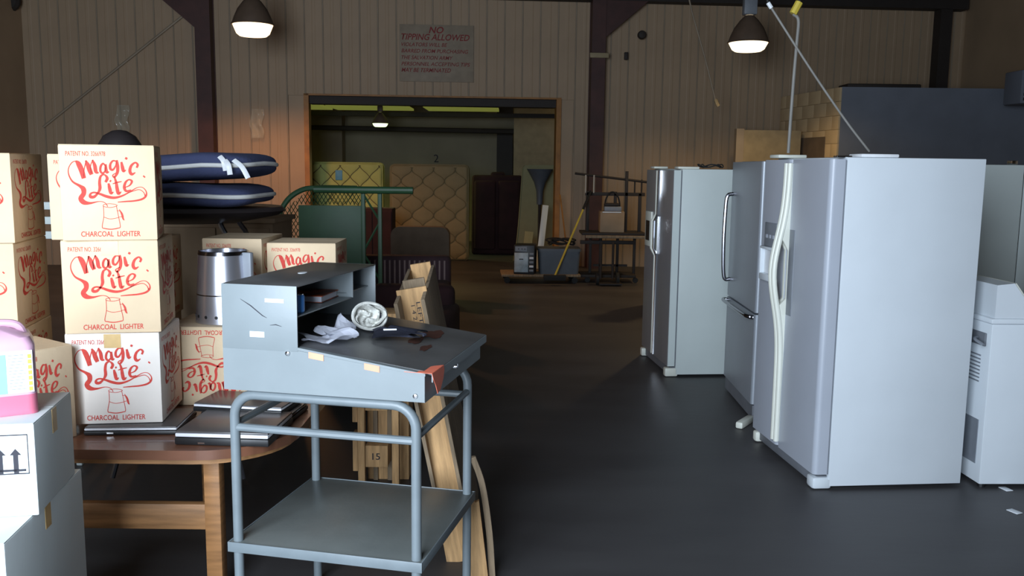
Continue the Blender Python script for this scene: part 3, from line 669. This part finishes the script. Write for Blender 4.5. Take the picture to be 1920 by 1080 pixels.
MB().lathe([(.13,1.70),(.125,1.76),(.09,1.82),(.04,1.85),(.01,1.855)],28).build('lamp_shade','bluemetal',fl_)
ch=thing('slatted_chair','white slatted chair back glimpsed between the two carton stacks','chair',(-2.62,5.2,0))
for k in range(3): MB().box(-.22,.22,0,.02,1.22+k*.085,1.265+k*.085,.006).build('slat','fwhite2',ch)
for x in (-.235,.235): MB().box(x-.016,x+.016,0,.025,0,1.5,.005).build('post','fwhite2',ch); MB().box(x-.016,x+.016,-.42,-.39,0,.5,.005).build('leg','fwhite2',ch)
MB().box(-.25,.25,-.42,.0,.5,.53,.006).build('seat','fwhite2',ch)
# ------------------------------------------------------------ green metal mesh bench
gb=thing('patio_bench','green metal mesh bench with a rounded back and long top rail','bench',(-1.85,7.5,0))
out=smoothpts([(-.25,0,0),(-.23,0,.6),(-.17,0,1.05),(-.06,0,1.33),(.08,0,1.45),(.25,0,1.475),(.55,0,1.475)],6)
MB().tube(out,.022,10).build('hoop_frame','green',gb)
MB().tube([(.2,-.03,1.462),(1.02,-.03,1.462)],.030,10).build('top_rail','green',gb)
MB().box(.06,.62,-.01,.01,.6,1.33,.004).build('solid_panel','green',gb)
for x in (.60,.74): MB().box(x-.017,x+.017,-.02,.02,0,1.46,.004).build('post','green',gb)
for z0,z1,s_ in ((1.43,1.20,1),(.95,1.2,-1),(.93,.70,1),(.45,.7,-1)):
    MB().tube([(.60,0,z0),(.74,0,z1)],.010,6).build('brace','green',gb)
m=MB(); stp=.034
for k in range(-24,34):
    for sgn in (1,-1):
        # clip diagonal wires to the hoop outline
        seg=[]
        for j in range(0,60):
            z=.75+j*.0125; x=k*stp+sgn*(z-.75)*.6
            lim=-.20+.02*(z-.6) if z<1.05 else (-.17+.45*(z-1.05) if z<1.30 else -.05+1.2*(z-1.30))
            ok = x>lim and x<.58 and z<1.46 and not(x>.06 and z<1.33)
            if ok: seg.append((x,.012*sgn*.2,z))
            elif len(seg)>2: m.tube([seg[0],seg[-1]],.0035,3); seg=[]
            else: seg=[]
        if len(seg)>2: m.tube([seg[0],seg[-1]],.0035,3)
o=m.build('wire_mesh','green',gb,smooth=False); o['kind']='stuff'
for y in (.45,): 
    MB().tube([(-.25,y,0),(-.23,y,.6),(.1,y,.62)],.02,8).build('rear_leg','green',gb); MB().box(-.2,.62,.0,y,.60,.615).build('seat','green',gb); MB().box(.58,.62,y-.02,y+.02,0,.6).build('rear_leg','green',gb)

# ------------------------------------------------------------ mattresses and furniture in the opening
def quilt(name,label,loc,w_,h_,th,m_,rz,pu,pv,wav,amp=.034,lean=0,bend=0,nu=90,nv=110,group='quilted mattresses standing in the opening'):
    t=thing(name,label,'mattress',loc,0,group,rot=(lean,0,rz))
    def edge(q,l): # rounded edges
        return q
    def prof(u,v):
        X=u*w_; Z=v*h_
        a=pi*(X/pu+Z/pv)+wav*sin(4*pi*Z/pv); b=pi*(X/pu-Z/pv)-wav*sin(4*pi*Z/pv)
        q=(abs(sin(a))*abs(sin(b)))**.30
        d=min(u*w_,(1-u)*w_,v*h_,(1-v)*h_); r=min(1,d/.05); e=math.sqrt(max(0,1-(1-r)**2))
        return X,Z,-amp*q*e-.03*e
    def fr(u,v):
        X,Z,y=prof(u,v); cr_=.07
        for cx,cz in ((cr_,cr_),(w_-cr_,cr_),(cr_,h_-cr_),(w_-cr_,h_-cr_)):
            dx,dz=X-cx,Z-cz
            if (dx<0)==(cx<w_/2) and (dz<0)==(cz<h_/2):
                m1=max(abs(dx),abs(dz)); l=math.hypot(dx,dz)
                if l>0: s_=m1/l; X,Z=cx+dx*s_,cz+dz*s_
        return Vector((X,y+bend*sin(pi*v),Z))
    m=MB(); m.grid(fr,nu,nv)
    m.grid(lambda u,v:Vector((0,th,0))+Vector((fr(u,v).x,bend*sin(pi*v),fr(u,v).z)),10,10)
    m.build('quilted_face',m_,t)
    sm_=MB(); wv=wav/pi
    for n in range(-12,14):
        for sg in (1,-1):
            run=[]
            for k in range(0,121):
                Z=h_*k/120; X=pu*(n-sg*(Z/pv+wv*sin(4*pi*Z/pv)))
                if .03<X<w_-.03 and .03<Z<h_-.03: run.append(Vector((X,-.052+bend*sin(pi*Z/h_),Z)))
                elif len(run)>2: sm_.tube(run,.008,4); run=[]
                else: run=[]
            if len(run)>2: sm_.tube(run,.008,4)
    sm_.build('shaded_quilt_seam','seam_shade',t)  # seam tubes in a dark colour that paints shade into the quilting creases
    side=MB(); ring=[fr(k/20,0) for k in range(20)]+[fr(1,k/30) for k in range(30)]+[fr(1-k/20,1) for k in range(20)]+[fr(0,1-k/30) for k in range(30)]
    n=len(ring); A=[side.bm.verts.new(p) for p in ring]; B=[side.bm.verts.new(Vector((p.x,p.y+th+.03,p.z))) for p in ring]
    for i in range(n): side.bm.faces.new((A[i],A[(i+1)%n],B[(i+1)%n],B[i]))
    side.build('side_band',m_,t)
    for yy in (0,th): MB().tube([Vector((p.x,p.y+yy,p.z)) for p in ring],.012,6,closed=True).build('edge_piping',m_,t)
    return t
qa=quilt('mattress','greenish yellow quilted mattress with a blue label, left in the opening',(-3.53,15.8,.02),1.24,1.68,.2,'matA',0,.34,.36,-.07)
MB().box(.43,.55,-.078,-.06,1.38,1.55,.003).build('blue_label','label',qa,label='blue cloth label')
quilt('mattress','tan quilted mattress standing upright in the middle of the opening',(-2.16,15.85,.0),1.37,1.68,.2,'matB',0,.38,.40,-.19)
# maroon sofa on end
ms=thing('upended_sofa','dark maroon upholstered sofa standing on end right of the tan mattress','sofa',(-.78,17.0,0))
MB().box(0,.95,0,.6,0,1.50,.05,seg=3).build('sofa_body','maroon',ms); MB().box(.35,.62,.05,.5,1.45,1.56,.05,seg=3).build('arm','maroon',ms); MB().box(.05,.45,-.08,.02,.1,1.4,.04,seg=3).build('seat_cushion','maroon',ms); MB().box(.5,.9,-.08,.02,.1,1.4,.04,seg=3).build('back_cushion','maroon',ms)
# pale mattress leaning/bowing at the right jamb
bm_=thing('mattress','pale mattress bowed sideways against the right jamb of the opening','mattress',(.02,15.95,.0))
def bow(u,v):
    z=v*1.68; x=.02+.27*(v**.6)+.0*u
    return x,z
m=MB()
prof=[(.02+.30*(k/20)**.7,1.66*k/20) for k in range(21)]
prof=[(.0+.14*(k/20)**.6,1.64*k/20) for k in range(21)]; poly=prof+[(.18,1.69),(.24,1.70),(1.0,1.70),(1.0,0)]
m.prism(poly,0,.8); bmesh.ops.bevel(m.bm,geom=[e for e in m.bm.edges if abs(e.verts[0].co.y-e.verts[1].co.y)<1e-5],offset=.02,segments=2,affect='EDGES'); m.build('mattress_body','matC',bm_)
MB().tube([(x+.003,-.003,z) for x,z in prof],.012,6).build('edge_piping','matC',bm_)
# things leaning in the right corner of the opening
fl2=thing('floor_lamp','dark upturned lamp with a tapered red and grey shade by the right jamb','lamp',(.46,15.62,0))
MB().lathe([(.05,1.02),(.06,1.25),(.10,1.4),(.22,1.62),(.23,1.63),(.21,1.60)],20).build('lamp_shade','tote',fl2); MB().tube([(0,0,.02),(0,0,1.1)],.025,8).build('pole','beam',fl2); MB().lathe([(.14,0),(.14,.03),(.02,.05)],20).build('base','beam',fl2)
for k,(x0,x1,top,w_,m_,lab) in enumerate(((.02,.16,1.06,.10,'fwhite2','tall white board leaning by the right jamb'),(-.22,-.10,.62,.14,'matC','short pale board leaning in front of the bowed mattress'))):
    pb=thing('leaning_board',lab,'board',(.36+x0,14.72,.002),0,rot=(radians(-8),radians(6),0)); MB().box(0,w_,0,.025,0,top,.003).build('board','' or m_,pb)
# brown armchair, plaid sofa and dark sofa
ac=thing('armchair','taupe upholstered armchair with a rounded back before the tan mattress','chair',(-1.50,11.0,0))
m=MB(); m.prism(rrect(0,.72,.12,.92,.11),0,.22); m.build('backrest','brownup',ac)
MB().box(0,.14,-.55,.1,.1,.58,.05,seg=3).build('arm','brownup',ac); MB().box(.58,.72,-.55,.1,.1,.58,.05,seg=3).build('arm','brownup',ac); MB().box(.14,.58,-.52,.0,.15,.42,.04,seg=3).build('seat','brownup',ac)
for x in (.06,.66):
    for y in (-.5,.15): MB().box(x-.03,x+.03,y-.03,y+.03,0,.12).build('foot','beam',ac)
ps=thing('plaid_sofa','striped maroon and grey upholstered sofa behind the desk','sofa',(-1.95,8.6,0))
MB().box(0,1.35,0,.2,.0,.80,.05,seg=3).build('backrest','plaid1',ps)
for k in range(27): MB().box(.04+k*.048,.056+k*.048,-.006,.004,.15,.76).build('stripe','plaid2',ps)
MB().box(0,1.35,-.6,-.01,.1,.42,.04,seg=3).build('seat','plaid1',ps); MB().box(0,.16,-.6,.0,.1,.58,.04,seg=3).build('arm','plaid1',ps); MB().box(1.19,1.35,-.6,.0,.1,.58,.04,seg=3).build('arm','plaid1',ps)
ds=thing('dark_sofa','dark brown sofa in the shade behind the leaning crate','sofa',(-1.2,6.6,0),radians(-4))
MB().box(0,.62,.0,.8,.0,.42,.06,seg=3).build('seat','maroon',ds); MB().box(0,.68,.62,.82,.3,.70,.06,seg=3).build('backrest','maroon',ds); MB().box(.55,.72,-.02,.8,.0,.55,.05,seg=3).build('arm','maroon',ds)
db=thing('dark_cabinet','dark maroon cabinet standing between the two quilted mattresses','cabinet',(-2.5,14.0,0)); MB().box(0,.62,0,.4,0,1.0,.02).build('body','maroon',db); MB().box(.02,.3,-.015,0,.05,.95).build('door','maroon',db); MB().box(.32,.6,-.015,0,.05,.95).build('door','maroon',db)
cbx=at_depth(722,560,4.4)
tag(MB().box(-.12,.10,0,.2,0,.90,.004).build('plywood_offcut','pine',loc=(-.64,4.62,0)),'brown board standing behind the desk between cubby and crate','board')
# ------------------------------------------------------------ dolly with tote, amplifier, broom
dy=thing('flat_dolly','low dark flat dolly under the grey tote and amplifier','dolly',(-.15,12.75,0),radians(3))
MB().box(0,1.14,0,.6,.10,.135,.006).build('deck','pine_grey',dy)
for x in (.08,1.06):
    for y in (.06,.54): MB().lathe([(.045,-.015),(.045,.015)],14,mx=Matrix.Translation((x,y,.046))@Matrix.Rotation(pi/2,4,'X')).build('caster','rubber',dy); MB().box(x-.02,x+.02,y-.02,y+.02,.07,.10).build('caster_plate','beam',dy)
am=thing('amplifier','black amplifier with a pale front plate on the dolly','amplifier',(.02,12.80,.136),radians(-6))
MB().box(0,.30,0,.35,0,.42,.01).build('cabinet','black',am); MB().box(.01,.21,-.012,0,.03,.31,.004).build('front_plate','amp',am); MB().box(.02,.19,-.01,0,.33,.40).build('control_panel','dgrey',am)
for x in (.07,.12,.16): MB().lathe([(.012,0),(.01,.014)],10,mx=Matrix.Translation((x,-.010,.365))@Matrix.Rotation(pi/2,4,'X')).build('knob','chrome',am)
MB().box(.08,.14,-.016,-.012,.21,.225).build('slot','black',am)
for k in range(5): MB().box(.225,.285,-.012,0,.04+k*.06,.07+k*.06,.002,mx=None).build('vent_bar','whitepl' if k%2 else 'dgrey',am)
tt_=thing('storage_tote','grey plastic storage tote full of dark cables on the dolly','tote',(.38,12.80,.136),radians(2))
m=MB(); loft(m,[rsec(.56,.38,.04,0,ox=.58,oy=.02),rsec(.60,.42,.04,.36,ox=.60),rsec(.60,.42,.04,.365,ox=.60)]); m.build('bin','tote',tt_)
m=MB(); loft(m,[rsec(.62,.44,.04,.33,ox=.61,oy=-.01),rsec(.62,.44,.04,.37,ox=.61,oy=-.01)]); m.build('rim','tote',tt_)
random.seed(3)
cbl=thing('tangled_cable','tangled black cable coil heaped in the grey tote','cable',(.70,12.98,.51)); 
m=MB(); pts=[(.17*cos(k*.55)*(1+.3*sin(k*1.3)),.12*sin(k*.55),.02+.09*abs(sin(k*.37))+.02) for k in range(60)]; m.tube(smoothpts(pts,3),.011,5); m.build('coil','rubber',cbl)
bro=thing('push_broom','push broom with a yellow handle leaning from the dolly to the rack','broom',(0,0,0))
a=at_depth(1040,518,12.6); b=at_depth(1108,358,13.0); bro.location=a
MB().tube([(0,0,0),(b-a)*.80],.014,8).build('handle','yellow',bro); MB().tube([(b-a)*.78,(b-a)],.018,8).build('grip','black',bro)
MB().box(-.16,.16,-.04,.04,-.06,.02,.01).build('brush_head','rubber',bro)
a=at_depth(1063,470,14.4); b=at_depth(1050,365,14.6)
tag(MB().tube([(0,0,-.45),(0,0,0),(b-a)],.012,8).build('leaning_pole','jamb',loc=a),'thin brown pole leaning on the wall right of the jamb','pole')
# dark steel rack with tools and carton
rk=thing('steel_rack','dark steel frame rack standing before the second column','rack',(1.0,13.2,0))
MB().box(0,.93,-.3,.3,.70,.735,.004).build('deck','beam',rk); MB().box(.05,.95,-.33,-.30,.66,.70,.004).build('front_rail','pine_grey',rk)
for x in (.15,.30,.55,.80): MB().box(x-.02,x+.02,-.02,.02,.08,.66,.003).build('post','beam',rk)
for x,z in ((.10,1.32),(.50,1.32),(.66,1.62),(.86,1.30)): MB().box(x-.022,x+.022,-.02,.02,.735,z,.003).build('post','beam',rk)
MB().box(.06,.93,-.02,.02,1.26,1.31,.003).build('cross_rail','beam',rk); MB().box(.0,.80,-.04,.04,.55,.60,.003).build('cross_rail','beam',rk); MB().box(.0,.80,-.25,.25,.08,.12,.003).build('foot_rail','beam',rk)
MB().box(.2,.7,-.02,.02,.22,.25).build('cross_rail','beam',rk)
a=at_depth(1078,325,13.2); b=at_depth(1217,342,13.2); MB().tube([a-rk.location,b-rk.location],.018,8).build('top_bar','beam',rk)
for x in (.06,.18): MB().tube([(x,-.02,1.30),(x-.0,-.02,1.56)],.016,8).build('chrome_upright','chrome',rk)
for x in (.78,.88): MB().tube([(x,-.0,1.30),(x,-.0,1.60-.1)],.012,8).build('upright','beam',rk)
for x in (.1,.8): MB().lathe([(.04,-.015),(.04,.015)],12,mx=Matrix.Translation((x,-.2,.042))@Matrix.Rotation(pi/2,4,'X')).build('caster','rubber',rk)
cb=thing('small_carton','brown carton with worn white tape on the steel rack','box',(1.27,13.02,.7365)); MB().box(0,.35,0,.28,0,.30,.004).build('carton_body','kraft',cb); MB().box(.03,.30,-.002,0,.285,.299).build('tape_strip','wlabel',cb)
cs2=thing('tool_case','grey hand tool case on the carton, with a hoop handle','case',(1.33,13.06,1.038)); MB().box(0,.25,0,.15,0,.07,.01).build('case_body','dgrey',cs2); MB().tube([(.02+.1+.11*cos(a),.07,.06+.22*sin(a)) for a in [pi*k/14 for k in range(15)]],.012,8).build('handle','rubber',cs2)
MB().box(.0,.22,.02,.12,.07,.12,.02).build('latch','beam',cs2)
ht=thing('hand_truck','dark hand truck standing below the rack deck','trolley',(1.26,12.68,0))
for x in (0,.17): MB().tube([(x,0,.1),(x,0,.62)],.018,8).build('upright','beam',ht)
MB().box(-.02,.3,-.1,.1,.02,.04).build('toe_plate','beam',ht)
for x in (-.04,.25): MB().lathe([(.09,-.02),(.09,.02)],16,mx=Matrix.Translation((x,.06,.092))@Matrix.Rotation(pi/2,4,'Y')).build('wheel','rubber',ht)
# dark case behind third fridge
sk=thing('speaker_box','black boxes stacked beyond the farthest fridge','box',(1.62,10.6,0)); MB().box(0,.3,0,.3,0,.80,.01).build('case_body','black',sk); MB().box(.06,.3,.02,.28,.80,1.12,.02).build('upper_case','black',sk); MB().box(.02,.28,-.012,0,.05,.7).build('grille','beam',sk)

# ------------------------------------------------------------ refrigerators.  local x: from the doors to the back, local y: across the doors, away from the camera
def fridge(loc,rz,label,h_,w_,d_,body,door,dth=.075,group='refrigerators standing in a row'):
    t=thing('refrigerator',label,'refrigerator',loc,rz,group)
    MB().box(0,d_,0,w_,.02,h_,.004).build('cabinet',body,t)
    return t
def door_mesh(y0,y1,z0,z1,dth,r=.028):
    m=MB(); pts=[(-.010,y0)]+[(-dth+r-r*cos(a)*1.0+0,0) for a in ()]
    pr_=[(-.010,y0)]
    for k in range(7):
        a=pi/2*k/6; pr_.append((-dth+r-r*sin(a),y0+r-r*cos(a)))
    for k in range(7):
        a=pi/2*k/6; pr_.append((-dth+r-r*cos(a),y1-r+r*sin(a)))
    pr_.append((-.010,y1)); m.prism(pr_,z0,z1,'z'); return m
# 1: big white side by side
c0=at_height(1552,919,0.0)
F1=fridge((c0.x,c0.y,0),radians(5.6),'large white side by side fridge nearest the camera on the right',1.735,.90,.735,'fwhite','fwhite')
ys=.50
nd=door_mesh(.0,ys-.004,.085,1.725,.085).build('fresh_food_door','fdoor',F1); fd=door_mesh(ys+.004,.90,.085,1.725,.085).build('freezer_door','fdoor',F1)
MB().box(-.010,.0,.005,.895,.085,1.72).build('door_gasket','dgrey',F1)
MB().box(-.06,.0,.012,.888,.018,.075,.006).build('toe_grille','grille',F1)
for y in (.0,.82): MB().box(-.085,.02,y,y+(.06 if y else .085),.004,.07,.015).build('hinge_foot','ivory' if y else 'fwhite',F1)
def hand(y,sg):
    pts=[]
    for k in range(41):
        z=.12+1.585*k/40; b=math.exp(-((z-1.10)/.26)**2)
        pts.append((-.098-.062*b*1.0,y+sg*(.0+.028*b*0),z))
    return MB().tube(pts,.0155,10)
hand(ys-.022,-1).build('door_handle','ivory',nd); hand(ys+.022,1).build('door_handle','ivory',fd)
for y,par in ((ys-.022,nd),(ys+.022,fd)):
    MB().prism([(-.083,.12),(-.083,1.70),(-.098,1.70),(-.098,1.5)]+[(-.098-.062*math.exp(-((z-1.10)/.26)**2),z) for z in [1.5-.1*k for k in range(0,3)]]+[(-.088,1.22),(-.088,.95)]+[(-.098-.062*math.exp(-((z-1.10)/.26)**2),z) for z in (.9,.8,.7,.6)]+[(-.098,.12)],y-.008,y+.008,'y').build('handle_web','ivory',par)
MB().box(-.0875,-.080,ys-.105,ys-.035,.86,1.34,.003).build('finger_recess','dgrey',nd)
dp=MB(); dp.box(-.118,-.083,.64,.82,1.02,1.06,.006); dp.box(-.118,-.083,.64,.655,1.02,1.22,.005); dp.box(-.118,-.083,.805,.82,1.02,1.22,.005); dp.box(-.118,-.083,.64,.82,1.205,1.22,.004); dp.build('dispenser_frame','fwhite',fd)
MB().box(-.092,-.084,.655,.805,1.06,1.205).build('dispenser_recess','whitepl',fd); MB().box(-.094,-.084,.64,.82,1.22,1.36,.004).build('dispenser_panel','dgrey',fd)
for y in (.68,.73,.78): MB().box(-.097,-.094,y-.012,y+.012,1.27,1.29).build('button','fdoor',fd)
MB().box(-.07,.10,.72,.86,1.736,1.756,.006).build('hinge_cover','ivory',F1)
MB().box(.08,.28,.02,.16,1.736,1.754,.006).build('hinge_cover','whitepl',F1); MB().box(-.05,.03,.015,.06,1.733,1.743,.003).build('hinge_bracket','chrome',F1)
# 2: silver bottom freezer
F2=fridge((1.665,5.80,0),radians(-1.5),'grey bottom freezer fridge between the two side by side fridges',1.725,.88,.70,'silver','silver')
MB().box(-.010,0,.005,.875,.1,1.71).build('door_gasket','black',F2)
ud=door_mesh(0,.88,.735,1.72,.070,.02).build('upper_door','silver',F2); ld=door_mesh(0,.88,.12,.722,.070,.02).build('freezer_drawer','silver',F2)
MB().box(-.055,.0,.01,.87,.02,.11).build('toe_grille','grille',F2)
MB().tube(smoothpts([(-.07,.80,.86),(-.115,.80,.88),(-.128,.80,1.12),(-.125,.80,1.35),(-.115,.80,1.47),(-.07,.80,1.49)]),.014,10).build('door_handle','dchrome',ud)
MB().tube(smoothpts([(-.07,.84,.70),(-.105,.83,.705),(-.115,.70,.705),(-.115,.2,.705),(-.105,.06,.705),(-.07,.04,.70)]),.014,10).build('drawer_handle','dchrome',ld)
# 3: far side by side with trim handles
F3=fridge((1.325,7.07,0),radians(5.4),'white sided fridge with shiny grey doors, farthest of the row',1.665,.88,.70,'fwhite2','steel_door')
y3=.46
n3=door_mesh(.0,y3-.004,.09,1.655,.07,.012).build('fresh_food_door','steel_door',F3); f3=door_mesh(y3+.004,.88,.09,1.655,.07,.012).build('freezer_door','steel_door',F3)
MB().box(-.068,-.012,-.004,.001,.09,1.655).build('door_edge','fwhite2',F3); MB().box(-.010,0,.005,.875,.09,1.65).build('door_gasket','grille',F3)
MB().box(-.05,.0,.01,.87,.018,.08).build('toe_grille','grille',F3)
for y in (.0,.80): MB().box(-.085,.02,y,y+.07,.004,.075,.012).build('hinge_foot','ivory',F3)
for sg,par,m_ in ((-1,n3,'chrome'),(1,f3,'ivory')):
    y=y3+sg*.022
    pts=[(-.076,y,.10),(-.076,y,.94),(-.090,y+sg*.015,.97),(-.105,y+sg*.02,1.0),(-.105,y+sg*.02,1.23),(-.09,y+sg*.015,1.26),(-.076,y,1.29),(-.076,y,1.65)]
    MB().tube(pts,.011,6).build('handle_trim',m_,par); 
    MB().box(-.082,-.070,y+sg*.02-.012,y+sg*.02+.012,.96,1.27).build('handle_grip',m_,par)
MB().box(-.085,-.069,.62,.82,1.0,1.30,.004).build('dispenser','ivory',f3); MB().box(-.088,-.084,.66,.78,1.05,1.22).build('dispenser_recess','black',f3)
MB().box(-.05,.07,.70,.84,1.666,1.684,.005).build('hinge_cover','ivory',F3); MB().box(-.03,.14,.02,.14,1.666,1.684,.005).build('hinge_cover','ivory',F3)
cc=thing('wire_coil','small tangle of dark wire lying on top of the farthest fridge','wire',(1.58,7.25,1.668)); 
m=MB(); m.tube(smoothpts([(.09*cos(k*.7)*(1+.2*sin(k)),.05*sin(k*.7),.012+.012*(k%3)) for k in range(22)],3),.005,5); m.build('coil','rubber',cc)
# 4: fridge behind the dryer
F4=fridge((2.75,6.25,0),radians(0),'pale fridge standing behind the dryer at the right edge',1.72,.7,.78,'fwhite2','fwhite2')
MB().box(.785,.86,0,.7,.08,1.715,.015).build('door','fwhite2',F4); MB().box(.775,.785,.005,.695,.08,1.71).build('door_gasket','black',F4); MB().box(.72,.76,.05,.12,1.721,1.75,.003).build('hinge_bracket','chrome',F4)
# dryer, seen from its side with its back to the left
dr=thing('clothes_dryer','white clothes dryer with a raised console at the right edge','dryer',(2.50,4.594,0),radians(2))
MB().box(0,.68,0,.68,.02,.885,.006).build('cabinet','fwhite',dr); MB().box(-.008,.70,-.008,.69,.887,.915,.006).build('top_panel','fwhite',dr)
MB().prism([(.01,.916),(.01,1.09),(.10,1.10),(.185,.99),(.185,.93),(.17,.916)],.0,.68,'y').build('console','fwhite',dr); MB().prism([(.107,1.095),(.115,1.10),(.20,.99),(.196,.96),(.187,.96),(.187,.985)],.01,.67,'y').build('console_fascia','ivory',dr)
MB().box(-.004,0,.05,.4,.12,.36).build('rear_vent_panel','dgrey',dr); MB().box(-.012,0,.04,.18,.76,.83,.003).build('terminal_box','grille',dr)
for k in range(8): MB().box(-.004,0,.08,.24,.56+k*.02,.567+k*.02).build('vent_slot','dgrey',dr)
MB().tube(smoothpts([(-.01,.10,.80),(-.06,.05,.80),(-.05,-.02,.78)]),.008,6).build('power_lead','dgrey',dr)
for x in (.03,.65):
    for y in (.03,.65): MB().lathe([(.02,0),(.02,.02)],10,c=(x,y,0)).build('foot','black',dr)
# cords dropping from the ceiling to the fridge tops
def cord(name,label,pts,tip=None):
    t=thing(name,label,'cord',pts[-1]); q=[Vector(p)-Vector(pts[-1]) for p in pts]
    MB().tube(smoothpts(q),.009 if 'white' in label else .006,8).build('cable','cordw',t); return t,q
pA=[at_depth(1478,287,5.2),at_depth(1482,230,5.2),at_depth(1488,150,5.2),at_depth(1494,80,5.2),at_depth(1497,38,5.2),at_depth(1487,26,5.2)][::-1]
up=at_depth(1500,2,5.2)
t,q=cord('extension_lead','white cord with a yellow plug dropping to the near fridge',pA)
d_=Vector(up)-Vector(pA[-1]); MB().tube([q[0],q[0]+(d_-q[0])*.9],.022,8).build('yellow_plug','yellow',t); MB().tube([q[0]+(d_-q[0])*.9,(d_.x+.1,d_.y,4.6-pA[-1].z)],.007,6).build('upper_cable','rubber',t)
pB=[at_depth(1630,284,4.85),at_depth(1585,225,4.85),at_depth(1520,130,4.85),at_depth(1440,5,4.85)][::-1]
t,q=cord('power_cord','thin grey cord slanting down to the hinge cover of the near fridge',pB)
MB().tube([q[0],q[0]+(q[1]-q[0])*.08],.011,8).build('plug','whitepl',t); MB().tube([q[0],(q[0].x-.6,q[0].y,4.6-pB[-1].z)],.006,6).build('upper_cable','rubber',t)
# small things on the floor
a=at_height(1400,795,.0); tag(MB().box(-.025,.025,-.11,.11,0,.045,.012,mx=None).build('wooden_wedge','ivory',loc=(a.x-.02,a.y-.03,.001),rot=(0,0,radians(-35))),'pale wedge lying on the floor between the grey and white fridges','wedge')
a=at_height(1902,960,0); tag(MB().box(-.02,.02,-.03,.03,0,.004,.001).build('paper_scrap','wlabel',loc=(a.x,a.y,.001),rot=(0,0,.4)),'small white scrap on the floor at the right edge','scrap')
a=at_height(1880,914,0); tag(MB().box(-.02,.02,-.03,.03,0,.004,.001).build('paper_scrap','wlabel',loc=(a.x,a.y-.03,.001),rot=(0,0,.2)),'small white scrap on the floor against the dryer foot','scrap')
